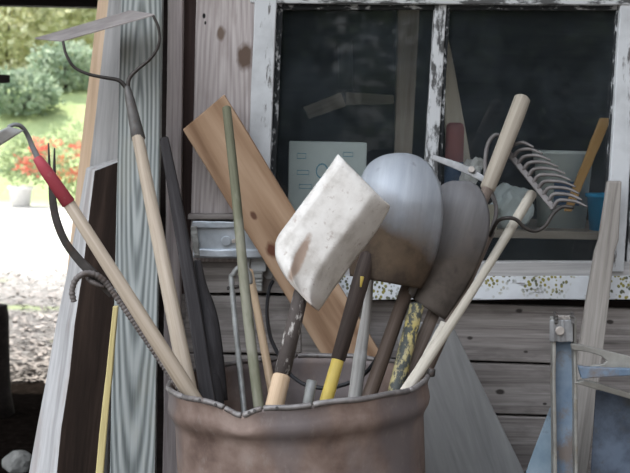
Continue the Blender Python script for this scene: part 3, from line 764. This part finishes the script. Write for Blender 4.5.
# --- rebar with hook
OWNER[0] = 'hooked_rebar'
P = [at(*q) for q in ((74, 302, 2.84), (72, 292, 2.84), (75, 281, 2.84), (82, 274.5, 2.84), (91, 273.5, 2.845), (101, 278, 2.85), (113, 292, 2.855), (147, 341, 2.845), (184, 396, 2.828))]
P = catmull(P, 5); P.append(into_drum(at(147, 341, 2.845), P[-1], r0=.008))
o = tube('hooked_rebar', P, [rpx(6.2, 2.85)]*len(P), M['rebar'], n=10, rib=(.0085, .10)); tag(o, 'ribbed steel bar with hooked top behind the red-collared hoe', 'bar')
# --- curved forked steel hook
t = thing('curved_steel_hook', at(93, 275, 2.9), 'dark curved steel hook with two slim prongs behind the red collar', 'hook')
P = [at(*q) for q in ((52, 186, 2.84), (53, 203, 2.845), (57, 222, 2.85), (66, 243, 2.855), (80, 261, 2.86), (94, 275, 2.862), (112, 296, 2.867))]
rr = [rpx(q, 2.86) for q in (7, 7.5, 8, 8, 9, 10, 6)]
tube('bar', P, rr, M['steel_dark'], t, k=4, flat=(1, .55), n=12)
for xt, xb, yt in ((48.5, 50.3, 143), (54.5, 54.2, 148)):
    tube('prong', [at(xt, yt, 2.83), at((xt+xb)/2, 168, 2.835), at(xb, 190, 2.84)], [rpx(1.5, 2.87), rpx(3, 2.87), rpx(3.4, 2.87)], M['steel_dark'], t, k=3, n=8)
tube('wire_binding', [at(86, 278, 2.856), at(94, 283, 2.849), at(104, 287, 2.852)], [rpx(3, 2.87), rpx(5.5, 2.87), rpx(3, 2.87)], M['rebar'], t, k=3, n=8)
# --- grading rake with the flat head
t = thing('level_head_rake', at(140, 200, 3.0), 'long-handled rake whose flat blade hangs on a wire bow at the top left', 'rake')
rod('handle', (137.5, 136, 3.17), (189.5, 394, 2.872), M['handle'], t, (12, 17.5))
tube('ferrule', [at(127, 86, 3.19), at(130, 100, 3.185), at(139, 141, 3.17)], [rpx(6, 3.2), rpx(9.5, 3.2), rpx(14, 3.2)], M['ferrule'], t, k=3)
bf = [(62, 42, 3.18), (155, 15.5, 3.18)]; bk = [(35, 39.5, 3.34), (131, 11.5, 3.34)]
F4 = [at(*bk[0]), at(*bk[1]), at(*bf[1]), at(*bf[0])]; nrm = (F4[1]-F4[0]).cross(F4[3]-F4[0]).normalized()
nrm = nrm if nrm.z > 0 else -nrm
mk('blade', F4+[p+nrm*.004 for p in F4], HEXF, M['blade_lilac'], t, rot=frame_x(F4[0], F4[1]), bevel=.001)
for q in (((63, 41, 3.18), (66, 54, 3.175), (74, 67, 3.175), (88, 74, 3.18), (104, 77.5, 3.185), (119, 80.5, 3.19), (128, 90, 3.19)),
          ((153, 15.5, 3.18), (158.5, 28, 3.18), (159, 44, 3.18), (151, 58, 3.185), (138, 69, 3.19), (129, 79, 3.19), (128, 92, 3.19))):
    P = [at(*e) for e in q]; tube('bow_arm', P, [rpx(e, 3.18) for e in (2.8, 2.9, 3.1, 3.3, 3.6, 4.2, 5)], M['steel_wire'], t, k=4, n=8)
# --- dark slim handle and dark paddle
o = rod('dark_slim_handle', (164, 138, 3.32), (208, 399, 2.92), M['dark_grey_wood'], None, (9, 15), mid=[((178, 213, 3.205), 13), ((192, 295, 3.08), 14)], flat=(1, .6), n=16)
tag(o, 'dark slate flat handle running up left of the galvanised channel', 'tool handle')
rows = [(194, 260, 201, 260), (195, 284, 207, 285), (196, 302, 214, 303), (198, 322, 219, 322), (200, 350, 223, 350), (204, 400, 228, 400)]
t = thing('dark_paddle', at(212, 400, 3.03), 'dark swelling paddle blade standing just behind the slate flat handle', 'paddle')
patch('blade', rows, lambda u, vv_: 3.15-.16*vv_+.012*u*u, M['dark_grey_wood'], t, nu=8, th=.010)
A, B = at(217, 402, 2.985), at(210, 335, 3.075); tube('shaft', [B, A, into_drum(B, A, .085, .22)], [rpx(14, 3.05)]*3, M['dark_grey_wood'], t)
# --- olive pole
o = rod('olive_green_pole', (226.5, 107, 3.30), (259, 408, 2.935), M['green_pole'], None, (9, 11), mid=[((236, 195, 3.19), 9.5), ((246, 300, 3.06), 10.5)])
tag(o, 'thin olive green pole rising in front of the orange-brown plank', 'pole')
# --- crook rod
t = thing('crook_rod', at(240, 340, 3.1), 'grey metal rod with crook top standing beside the olive pole', 'rod')
P = [at(*q) for q in ((250, 284, 3.20), (249, 274, 3.20), (244, 268, 3.20), (238, 268.5, 3.20), (233.5, 275, 3.20), (232, 288, 3.19), (243.5, 404, 3.05))]
Pc = catmull(P, 5); Pc.append(into_drum(P[-2], P[-1])); tube('rod', Pc, [rpx(6, 3.15)]*len(Pc), M['rod'], t, n=10)
tube('collar', [at(227, 288.5, 3.19), at(239, 286.5, 3.19)], [rpx(4, 3.2)]*2, M['steel_dark'], t, n=8)
# --- tan stick
o = rod('tan_stick', (249.5, 270, 3.27), (274, 401, 3.06), M['handle_tan'], None, (7, 9.5)); tag(o, 'slim tan stick leaning right behind the olive green pole', 'stick')
# --- hose
OWNER[0] = 'black_hose'
P = [at(*q) for q in ((273, 281, 3.43), (269, 290, 3.40), (267, 312, 3.30), (270, 335, 3.19), (275, 348, 3.14), (283, 363, 3.09), (291, 375, 3.05), (306, 385, 3.01), (326, 388, 2.99), (346, 384, 2.985), (362, 376, 2.985), (373, 364, 2.99), (381, 350, 3.0))]
o = tube('black_hose', P, [rpx(4, 3.2)]*len(P), M['hose'], k=4, n=8); tag(o, 'black rubber hose looping from the wall down behind the shovel handles', 'hose')
# --- white square shovel
t = thing('square_shovel', at(288, 380, 2.75), 'square shovel with white caked blade and dark handle tipped tan', 'shovel')
rows = [(338, 154, 389.5, 206), (334.5, 159, 389, 210), (326, 171, 383, 221), (308, 195, 369, 242), (291, 218, 354, 261), (277.5, 237, 341.5, 279), (275, 250, 333, 290), (277, 262, 327, 299), (287, 280, 321.5, 307), (298, 292, 318.5, 311)]
def yw(u, v_):
    e = max(0, u-.36)/.64*min(1, .25+v_*2.2); w = max(0, -u-.8)/.2
    frog = math.exp(-((u+.45)/.17)**2)*max(0, min(1, (v_-.42)/.3))
    return 2.815-.06*v_ + .085*e**1.25+.018*w - .014*frog*min(1, (1-v_)*5) - .006*(1-u*u) + .03*max(0, .12-v_)
patch('blade', rows, yw, M['white_blade'], t, nu=30, k=5, th=.003)
A, B = at(302.5, 287, 2.785), at(275, 404, 2.705); d = (B-A)
cpt = A+d*.755
tube('upper_handle', [A, A+d*.06, cpt], [rpx(14, 2.75), rpx(15.5, 2.75), rpx(17, 2.72)], M['handle_fleck'], t)['label'] = 'dark paint-flecked upper handle'
tube('lower_handle', [cpt-d*.01, cpt+d*.03, B, into_drum(A, B)], [rpx(17, 2.72), rpx(18.5, 2.72), rpx(19, 2.7), rpx(19, 2.7)], M['handle_tan'], t)['label'] = 'bare tan lower handle'
# --- round shovel
t = thing('round_shovel', at(340, 380, 2.85), 'round shovel with blue-grey steel top, rusty base and yellow handle end', 'shovel')
rows = [(397, 152.7, 408, 153), (384, 155, 420, 157), (372, 161, 431, 165.5), (364.5, 170, 437.5, 177), (359.5, 183, 442, 190), (357, 199, 443.5, 206), (355, 220, 442, 229), (352, 242, 437, 253), (349, 262, 430, 273), (350, 276, 421, 289)]
def yr(u, v_): return 2.965-.055*v_ + .045*u*u*(.4+.6*v_) - .024*(1-u*u) + .085*max(0, .55-v_)**1.4*2.2 + .05*max(0, v_-.55)
patch('blade', rows, yr, M['round_blade'], t, nu=26, k=5, th=.0025)
A, B = at(365, 266, 2.935), at(327, 398, 2.84); d = B-A; cpt = A+d*.725
tube('socket', [A-d*.10, A+d*.06, cpt], [rpx(17, 2.87), rpx(18, 2.86), rpx(15, 2.85)], M['handle_dark'], t)
tube('handle', [cpt-d*.03, B, into_drum(A, B)], [rpx(13, 2.83), rpx(13.5, 2.83), rpx(13.5, 2.83)], M['yellow'], t)['label'] = 'yellow painted handle end'
q = at(361, 281, 2.905); tube('wood_chip', [q+V((.002, -.014, .012)), q+V((-.001, -.014, -.012))], [.0045, .0022], M['yellow'], t, n=8)
# --- grey spade
t = thing('grey_spade', at(400, 360, 2.95), 'dull grey-brown spade with tall rounded blade behind the round shovel', 'spade')
rows = [(452, 180.5, 470, 180.5), (444, 183.5, 479, 187), (437, 190, 486, 199), (431, 205, 490, 217), (427, 225, 488, 238), (423, 246, 480, 260), (418, 268, 469, 284), (414.5, 286, 457, 303), (413, 299, 445, 320)]
def ys_(u, v_): return 3.10-.125*v_ + .02*u*u - .008*(1-u*u) + .07*max(0, .35-v_)**1.2
patch('blade', rows, ys_, M['spade_blade'], t, nu=22, k=5, th=.0025)
rod('handle', (409, 284, 2.995), (371, 391, 2.885), M['handle_brown'], t, (14, 15))
tube('socket', [at(424, 262, 3.02), at(413, 281, 3.0), at(406, 296, 2.985)], [rpx(10, 3), rpx(15, 3), rpx(15.5, 3)], M['ferrule'], t)
# --- grey tapering handle
o = rod('silver_grey_handle', (371, 272, 3.02), (355, 396, 2.935), M['grey_handle'], None, (6, 14), mid=[((367, 310, 3.0), 9.5), ((361, 350, 2.97), 12.5)])
tag(o, 'silver grey tapering handle between the yellow-ended and dark brown handles', 'tool handle')
# --- mottled handle
o = rod('mottled_handle', (417, 304, 2.95), (396, 390, 2.87), M['mottled'], None, (15.5, 16)); tag(o, 'yellow and black mottled handle below the grey spade', 'tool handle')
# --- thick-ended handle (fork tool) with strap
t = thing('thick_handle_tool', at(490, 180, 3.2), 'thick pale wooden handle with rounded end rising across the right pane', 'tool')
tube('handle', [at(523, 97, 3.30), at(516, 116, 3.28), at(487, 190, 3.205)], [rpx(16.5, 3.3), rpx(17, 3.28), rpx(15.5, 3.2)], M['handle_grey'], t)
A, B = at(488, 188, 3.208), at(401, 389, 2.90)
tube('shank', [A, B, into_drum(A, B)], [rpx(12, 3.2), rpx(13.5, 3), rpx(13.5, 3)], M['handle_umber'], t)
tube('strap', [at(432, 157, 3.33), at(455, 165, 3.30), at(471, 172, 3.26), at(485, 180, 3.235)], [rpx(5, 3.3), rpx(7.5, 3.3), rpx(7.5, 3.3), rpx(6, 3.2)], M['steel_grey'], t, k=3, flat=(1, .3), n=12)
disc('bolt', at(471, 170, 3.255), V((0, -1, .2)), .008, .012, M['bolt'], t)
# --- bow rake
t = thing('bow_rake', at(493, 226, 3.18), 'bow rake with curved steel tines standing before the right window pane', 'rake')
RB0, RB1 = V((507, 151, 3.285)), V((554, 209, 3.19))
tube('rake_bar', [at(*RB0), at(*RB0.lerp(RB1, .5)), at(*RB1)], [rpx(6, 3.2)]*3, M['steel_rake'], t, flat=(1, .7), n=12)
for i in range(10):
    s = .02+.96*i/9; q = RB0.lerp(RB1, s); L = 25+13*math.sin(math.pi*min(1, s*1.15)*.75)
    P = [at(q.x, q.y, q.z), at(q.x+5, q.y-7, q.z-.006), at(q.x+13, q.y-9.5+2*s, q.z-.016), at(q.x+L*.68, q.y-9+3*s, q.z-.03), at(q.x+L, q.y-5+4*s, q.z-.045)]
    tube('tine', P, [rpx(e, 3.2) for e in (4.4, 4.2, 3.8, 3.2, 2)], M['steel_rake'], t, k=4, n=8)
arm1 = [(508, 152, 3.287), (504, 140, 3.305), (496, 135, 3.305), (488.5, 143, 3.297), (485.5, 158, 3.285), (486, 178, 3.27), (491.5, 193, 3.255), (496, 206, 3.22), (495, 219, 3.205), (490, 234, 3.205)]
arm2 = [(553, 208, 3.17), (566, 203, 3.15), (575, 207, 3.145), (570, 204, 3.145)]
tube('bow_arm', [at(*e) for e in arm1], [rpx(4.6, 3.2)]*len(arm1), M['steel_rake'], t, k=4, n=8)
arm2 = [(574, 207.5, 3.17), (562, 207, 3.175), (553, 214, 3.17), (545, 226, 3.155), (535, 231, 3.15), (524, 227, 3.145), (516, 219.5, 3.14), (506, 218, 3.14), (497, 222, 3.16), (490, 236, 3.195)]
tube('bow_arm', [at(*e) for e in arm2], [rpx(4, 3.15)]*len(arm2), M['steel_wire'], t, k=4, n=8)
A, B = at(491, 230, 3.205), at(426, 374, 3.21)
tube('handle', [A, B, B+(B-A)*((B.z-.03)/(A.z-B.z))], [rpx(10, 3.15), rpx(11, 3.05), rpx(11, 3.05)], M['handle_umber'], t)
# --- bleached pole and lath
o = rod('bleached_pole', (532, 193.5, 3.275), (408, 388, 2.81), M['handle_white'], None, (11, 12.5), n=16, mid=[((474, 288.5, 3.0), 9)]); tag(o, 'bleached pale pole slanting up right to the rake bar', 'pole')
o = plank('pale_lath', [(441, 321), (454, 326), (417, 377), (408, 381)], 2.957, 2.853, .006, M['handle_white'], y0=320, y1=380); tag(o, 'short pale flat lath behind the foot of the bleached pole', 'lath')
# --- pipe stub
OWNER[0] = 'pipe_stub'
A, B = at(312, 380, 2.79), at(308, 402, 2.78)
o = tube('pipe_stub', [A, B, into_drum(A, B)], [rpx(10.5, 2.8)]*3, M['rod'], n=16, cap=.3); tag(o, 'short grey pipe stub just above the drum rim between shovel handles', 'pipe')

# ------------------------------------------------------------------ planks behind the drum
o = plank('cedar_plank', [(182.5, 130), (224.5, 94.5), (590, 700), (536, 700)], 3.385, 3.372, .022, M['cedar'], y0=100, y1=700, n=16); tag(o, 'orange-brown plank leaning diagonally across the wall behind the tools', 'plank')
o = plank('smooth_grey_plank', [(395, 320), (453, 326), (638, 705), (462, 705)], 3.34, 3.30, .02, M['grey_plank'], y0=320, y1=705); tag(o, 'wide smooth grey plank slanting beside the drum at right', 'plank')
# galvanised channel on the wall
t = thing('galvanised_channel', at(230, 240, WY-.06), 'galvanised steel channel fixed level on the wall behind the olive pole', 'channel')
plank('web', [(192, 222), (300, 223), (300, 259), (193, 258)], WY-.07, WY-.07, .006, M['galv'], t)
plank('upper_flange', [(192, 221), (300, 222), (300, 229), (192, 228)], WY-.08, WY-.08, .02, M['galv'], t)
plank('lower_flange', [(193, 249), (300, 250), (300, 258), (193, 257)], WY-.08, WY-.08, .02, M['galv'], t)
plank('end_bracket', [(190, 226), (197, 226), (200, 256), (194, 256)], WY-.083, WY-.083, .03, M['rod'], t)
disc('boss', at(226, 241, WY-.076), V((0, -1, 0)), .013, .004, M['galv'], t)
disc('boss', at(234, 241, WY-.076), V((0, -1, 0)), .006, .008, M['bolt'], t)
o = plank('wall_ledge', [(188, 214), (285, 215), (285, 220.5), (188, 219.5)], WY-.085, WY-.085, .075, M['siding']); tag(o, 'narrow dark wooden ledge directly above the galvanised channel', 'ledge')
o = plank('hanger_plate', [(250, 271), (263, 271), (262, 292), (254, 292)], WY-.05, WY-.05, .02, M['rod']); tag(o, 'small grey metal hanger plate below the galvanised channel', 'bracket')

# ------------------------------------------------------------------ right: paddle and folded steel frame
F = [(608, 181), (622, 181), (619, 240), (615, 252), (606, 330), (560, 700), (532, 700), (574, 385), (585, 310), (595, 252), (599, 240)]
yy = lambda y: 3.41+(3.12-3.41)*(y-181)/519.
fr = [at(x, y, yy(y)) for x, y in F]; bk_ = [p+V((0, .02, 0)) for p in fr]; n_ = len(F)
o = mk('weathered_paddle', fr+bk_, [tuple(range(n_)), tuple(range(2*n_-1, n_-1, -1))]+[(i, (i+1) % n_, n_+(i+1) % n_, n_+i) for i in range(n_)], M['paddle'], rot=frame_x((fr[0]+fr[1])/2, (fr[5]+fr[6])/2), bevel=.004)
tag(o, 'weathered grey wooden paddle with narrow grip leaning on the window at right', 'paddle')
t = thing('folded_steel_frame', at(565, 690, 3.05), 'blue-grey folded steel frame with levers at the lower right corner', 'frame')
plank('upright', [(552, 338), (576, 338), (579, 700), (556, 700)], 3.08, 3.0, .006, M['blue_steel'], t, y0=330, y1=700)
plank('upright_flange', [(552, 318), (555.5, 318), (559, 700), (555.5, 700)], 3.055, 2.975, .03, M['lever'], t, y0=330, y1=700)
plank('upright_flange', [(573.5, 318), (577, 318), (580, 700), (576.5, 700)], 3.055, 2.975, .03, M['lever'], t, y0=330, y1=700)
plank('top_bracket', [(549.5, 320), (573, 320), (573, 342), (550, 342)], 3.045, 3.045, .006, M['steel_grey'], t)
for x in (556.5, 573): plank('ear', [(x-1.5, 313), (x+1.5, 313), (x+1.5, 324), (x-1.5, 324)], 3.04, 3.04, .02, M['ferrule'], t)
plank('cap_plate', [(558, 316), (572, 316), (572, 321), (558, 321)], 3.06, 3.06, .02, M['bolt'], t)
disc('bolt', at(559.5, 330.5, 3.044), V((0, -1, 0)), .011, .008, M['bolt'], t, 12, .002)
def outline(name, px, Y0, th, mat, par, slope=0):
    fr = [at(x, y, Y0+slope*(x-570)) for x, y in px]; k = len(px); bk2 = [p+V((0, th, 0)) for p in fr]
    return mk(name, fr+bk2, [tuple(range(k)), tuple(range(2*k-1, k-1, -1))]+[(i, (i+1) % k, k+(i+1) % k, k+i) for i in range(k)], mat, par, bevel=.002)
outline('lever_arm', [(571, 344), (580, 344.5), (605, 350.5), (640, 359), (700, 370), (700, 382), (640, 369), (596, 368.5), (590, 366), (604, 364), (607, 361), (602, 356.5), (590, 352.5), (572, 350)], 3.03, .012, M['lever'], t)
outline('lower_arm', [(578.5, 366), (590, 367.5), (640, 369.5), (700, 374), (700, 384), (640, 375), (600, 377.5), (582, 379)], 3.00, .02, M['blue_steel'], t)
outline('cross_bar', [(574, 383), (584, 380.5), (600, 384), (640, 396), (700, 412), (700, 418), (640, 402), (600, 390.5)], 3.04, .02, M['lever'], t)
plank('side_sheet', [(596, 390), (720, 415), (720, 700), (578, 700)], 3.10, 3.02, .004, M['blue_dark'], t, y0=380, y1=700)
plank('fold_sheet', [(550, 408), (555, 404), (560, 700), (440, 700)], 3.12, 3.05, .004, M['blue_sheet'], t, y0=400, y1=700)

# ------------------------------------------------------------------ garden seen past the corner
def leaf_mesh(name, c, rad, count, size, mat, parent=None, seed=1, flat_base=True, shell=.55):
    rnd = random.Random(seed); v, f = [], []
    for i in range(count):
        while True:
            p = V((rnd.uniform(-1, 1), rnd.uniform(-1, 1), rnd.uniform(-1, 1)))
            if .05 < p.length < 1: break
        p = p.normalized()*(shell+(1-shell)*rnd.random())
        p *= 1+.28*mnoise.noise(p*2.3+V((seed*3.1, 0, 0)))
        q = c+V((p.x*rad[0], p.y*rad[1], p.z*rad[2]))
        d = (p.normalized()*.5+V((rnd.uniform(-1, 1), rnd.uniform(-1, 1), rnd.uniform(-.6, .9)))).normalized()
        w = d.cross(V((rnd.uniform(-1, 1), rnd.uniform(-1, 1), rnd.uniform(-1, 1)))); w.normalize()
        s = size*rnd.uniform(.6, 1.3); s0 = len(v); nn = d.cross(w)
        v += [q, q+d*s*.5+w*s*.28+nn*s*.06, q+d*s, q+d*s*.5-w*s*.28+nn*s*.06]; f.append((s0, s0+1, s0+2, s0+3))
    return mk(name, v, f, mat, parent, origin=c)
def gz(Y):
    if Y <= 26: return 0
    t_ = min(1, (Y-26)/9); return 2.7*t_*t_*(3-2*t_)
def bush(name, px, Y, rx, rz, mat, cnt, size, label, seed, cat='bush', trunk=True):
    x = at(px, 134, Y).x; z0 = gz(Y); b_ = V((x, Y, z0))
    t = thing(name, b_, label, cat, 'trees beyond the lawn bank' if cat == 'tree' else 'shrubs on the lawn bank')
    leaf_mesh('foliage', b_+V((0, 0, rz*.95)), (rx, rx*.8, rz), cnt, size, mat, t, seed)
    if trunk:
        rnd = random.Random(seed)
        for k in range(3): tube('stem', [b_+V((rnd.uniform(-.1, .1), 0, -.05)), b_+V((rnd.uniform(-.5, .5)*rx, rnd.uniform(-.3, .3)*rx, rz*1.1))], [.05, .02], M['bark'], t, n=7)
    return t
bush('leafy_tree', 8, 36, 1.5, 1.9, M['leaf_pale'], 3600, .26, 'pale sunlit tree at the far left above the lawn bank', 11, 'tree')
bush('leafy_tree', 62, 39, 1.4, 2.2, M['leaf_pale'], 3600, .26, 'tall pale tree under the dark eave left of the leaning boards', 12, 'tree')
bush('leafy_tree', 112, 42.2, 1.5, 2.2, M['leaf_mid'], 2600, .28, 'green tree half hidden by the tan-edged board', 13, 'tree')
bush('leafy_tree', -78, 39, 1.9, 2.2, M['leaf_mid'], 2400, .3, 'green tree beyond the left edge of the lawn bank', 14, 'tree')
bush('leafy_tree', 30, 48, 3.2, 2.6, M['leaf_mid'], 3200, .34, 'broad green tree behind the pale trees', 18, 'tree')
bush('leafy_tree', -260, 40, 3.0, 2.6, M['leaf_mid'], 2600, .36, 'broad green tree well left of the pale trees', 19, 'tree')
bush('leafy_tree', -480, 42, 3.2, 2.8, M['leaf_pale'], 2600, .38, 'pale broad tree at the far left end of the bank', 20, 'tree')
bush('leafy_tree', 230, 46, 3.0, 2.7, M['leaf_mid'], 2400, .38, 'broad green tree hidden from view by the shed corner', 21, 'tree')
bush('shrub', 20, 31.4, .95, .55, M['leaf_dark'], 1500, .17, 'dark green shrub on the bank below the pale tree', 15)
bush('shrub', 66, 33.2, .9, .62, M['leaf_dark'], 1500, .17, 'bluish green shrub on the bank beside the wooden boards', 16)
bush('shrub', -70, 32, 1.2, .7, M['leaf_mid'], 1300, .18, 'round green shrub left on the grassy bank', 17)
def flower_plant(px, Y, rx, rz, z0, label, seed, blooms, pot):
    x = at(px, 134, Y).x; b_ = V((x, Y, 0)); t = thing('flowering_plant', b_+V((0, 0, z0)), label, 'plant', 'flowering plants by the gravel')
    leaf_mesh('foliage', b_+V((0, 0, z0+rz)), (rx, rx*.8, rz), 1100, .11, M['leaf_mid'], t, seed, shell=.45)
    for (bx, by, br, mt) in blooms:
        q = at(bx, by, Y-rx*.75); leaf_mesh('blossom', q, (br*1.35, br, br*1.1), 44, br*.66, M[mt], t, int(bx*7+by), shell=.3)
    if pot:
        p = thing('flower_pot', b_, pot, 'planter')
        lathe('body', b_, [(.17, 0), (.21, z0-.06), (.235, z0-.05), (.235, z0), (.205, z0), (.19, z0-.08)], M['pot'], p, 20)
        lathe('soil', b_, [(.19, z0-.09), (.203, z0-.05)], M['bark'], p, 20)
flower_plant(21, 24.0, .62, .50, .36, 'red-flowering plant growing in the white pot at left', 31, [(25, 163, .15, 'petal'), (30, 170, .11, 'petal'), (40, 148, .16, 'petal'), (43, 153, .11, 'petal')], 'white round planter on the pale gravel at left')
flower_plant(72, 25.0, .62, .78, .0, 'red and orange flowering bush between the pot plant and the wooden beam', 32,
             [(78, 152, .15, 'petal'), (80, 147, .10, 'petal'), (63, 176, .13, 'petal_orange'), (74, 174, .11, 'petal'), (86, 186, .12, 'petal_orange'), (62, 160, .09, 'petal_orange'), (57, 143, .09, 'petal'), (86, 166, .10, 'petal')], None)

# unseen trees added behind the viewer to darken what the panes mirror
for k, (bx, by, rx_, rz_, lab) in enumerate(((-3.6, -6.6, 1.5, 2.0, 'added unseen tree darkening the left pane reflection'), (-.9, -9.2, 1.6, 2.2, 'added unseen tree darkening the reflection by the centre window bar'), (1.9, -6.6, 1.5, 2.0, 'added unseen tree darkening the right pane reflection'), (4.7, -9.2, 1.6, 2.2, 'added unseen tree darkening the reflection past the right stile'))):
    t = thing('added_tree', V((bx, by, 0)), lab, 'tree', 'added trees behind the viewer'); b_ = V((bx, by, 0))
    leaf_mesh('foliage', b_+V((0, 0, rz_*1.02)), (rx_, rx_*.8, rz_), 6500, .19, M['leaf_deep'], t, 40+k, shell=.3)
    tube('trunk', [b_, b_+V((0, 0, rz_))], [.09, .05], M['bark'], t, n=8)
# dark stump and stone in the shade
def stump(px, ytop, Y, r, label):
    q = at(px, ytop, Y); b_ = V((q.x, Y, 0)); t = thing('tree_stump', b_, label, 'stump')
    prof = [(r*1.35, 0), (r*1.1, q.z*.2), (r, q.z*.5), (r*.95, q.z*.9), (r*.85, q.z)]
    o = lathe('trunk', b_, prof, M['bark'], t, 24)
    for w in o.data.vertices: w.co *= 1+.06*mnoise.noise(w.co*9)
stump(-8, 305, 6.4, .085, 'dark stump standing in the shade at the left edge')
o = lump('grey_stone', at(18, 466, 5.35)+V((0, 0, -.02)), (.06, .05, .05), M['stone'], 4, .3, 3, 2.0); o.location.z = .035
tag(o, 'small grey stone on shade-darkened soil at the bottom left corner', 'stone')
# leaf litter on the yard: uncountable
rnd = random.Random(5); v, f = [], []
for i in range(3800):
    Y = 7.3+rnd.random()**1.4*5.5; x = at(rnd.uniform(-160, 130), 134, Y).x; s = rnd.uniform(.012, .04); a = rnd.uniform(0, 6.28)
    c = V((x, Y, .012+(.05*mnoise.noise(V((x*.3, Y*.3, 2))) if Y > 7 else 0)+rnd.uniform(0, .02))); s0 = len(v)
    d = V((math.cos(a), math.sin(a), rnd.uniform(-.4, .4))); w = V((-math.sin(a), math.cos(a), rnd.uniform(-.4, .4)))
    v += [c-d*s, c+w*s*.5, c+d*s, c-w*s*.5]; f.append((s0, s0+1, s0+2, s0+3))
o = mk('leaf_litter', v, f, plain('dry_leaf_litter', (.27, .24, .22), .9, 0, .6, 3), origin=V((0, 8, 0))); o['kind'] = 'stuff'; o['label'] = 'dry leaf litter scattered over the yard gravel'; o['category'] = 'leaves'

# ------------------------------------------------------------------ light
w = bpy.data.worlds.new('sky'); scene.world = w; w.use_nodes = True; nt = w.node_tree; nt.nodes.clear(); n = N(nt)
out = n.node('ShaderNodeOutputWorld'); bg = n.node('ShaderNodeBackground'); n.put(out.inputs[0], bg.outputs[0])
tc = n.node('ShaderNodeTexCoord'); sx = n.node('ShaderNodeSeparateXYZ'); n.put(sx.inputs[0], tc.outputs['Generated'])
n.put(bg.inputs[0], n.ramp(n.math('ADD', n.math('MULTIPLY', sx.outputs[2], .5), .5), [(.48, (.05, .055, .045)), (.53, (.66, .68, .69)), (.75, (.86, .90, .95)), (1, (.74, .84, 1.0))]))
dp = n.node('ShaderNodeVectorMath', operation='DOT_PRODUCT'); n.put(dp.inputs[0], tc.outputs['Generated']); dp.inputs[1].default_value = V((-.62, -.38, .69)).normalized()
lobe = n.math('POWER', n.math('MAXIMUM', dp.outputs['Value'], 0.0), 5.0)
n.put(bg.inputs[1], n.math('ADD', n.math('MULTIPLY', lobe, 3.4), .55))
sd = bpy.data.lights.new('sun', 'SUN'); sd.energy = 4.6; sd.angle = math.radians(1.5); sd.color = (1, .95, .86)
so = bpy.data.objects.new('sun', sd); COL.objects.link(so)
so.rotation_euler = V((-.35, .30, .90)).to_track_quat('Z', 'Y').to_euler(); so.location = (-4, 3, 8)

vs = scene.view_settings; vs.view_transform = 'Standard'; vs.look = 'None'; vs.gamma = 1; vs.use_curve_mapping = False; vs.exposure = .88
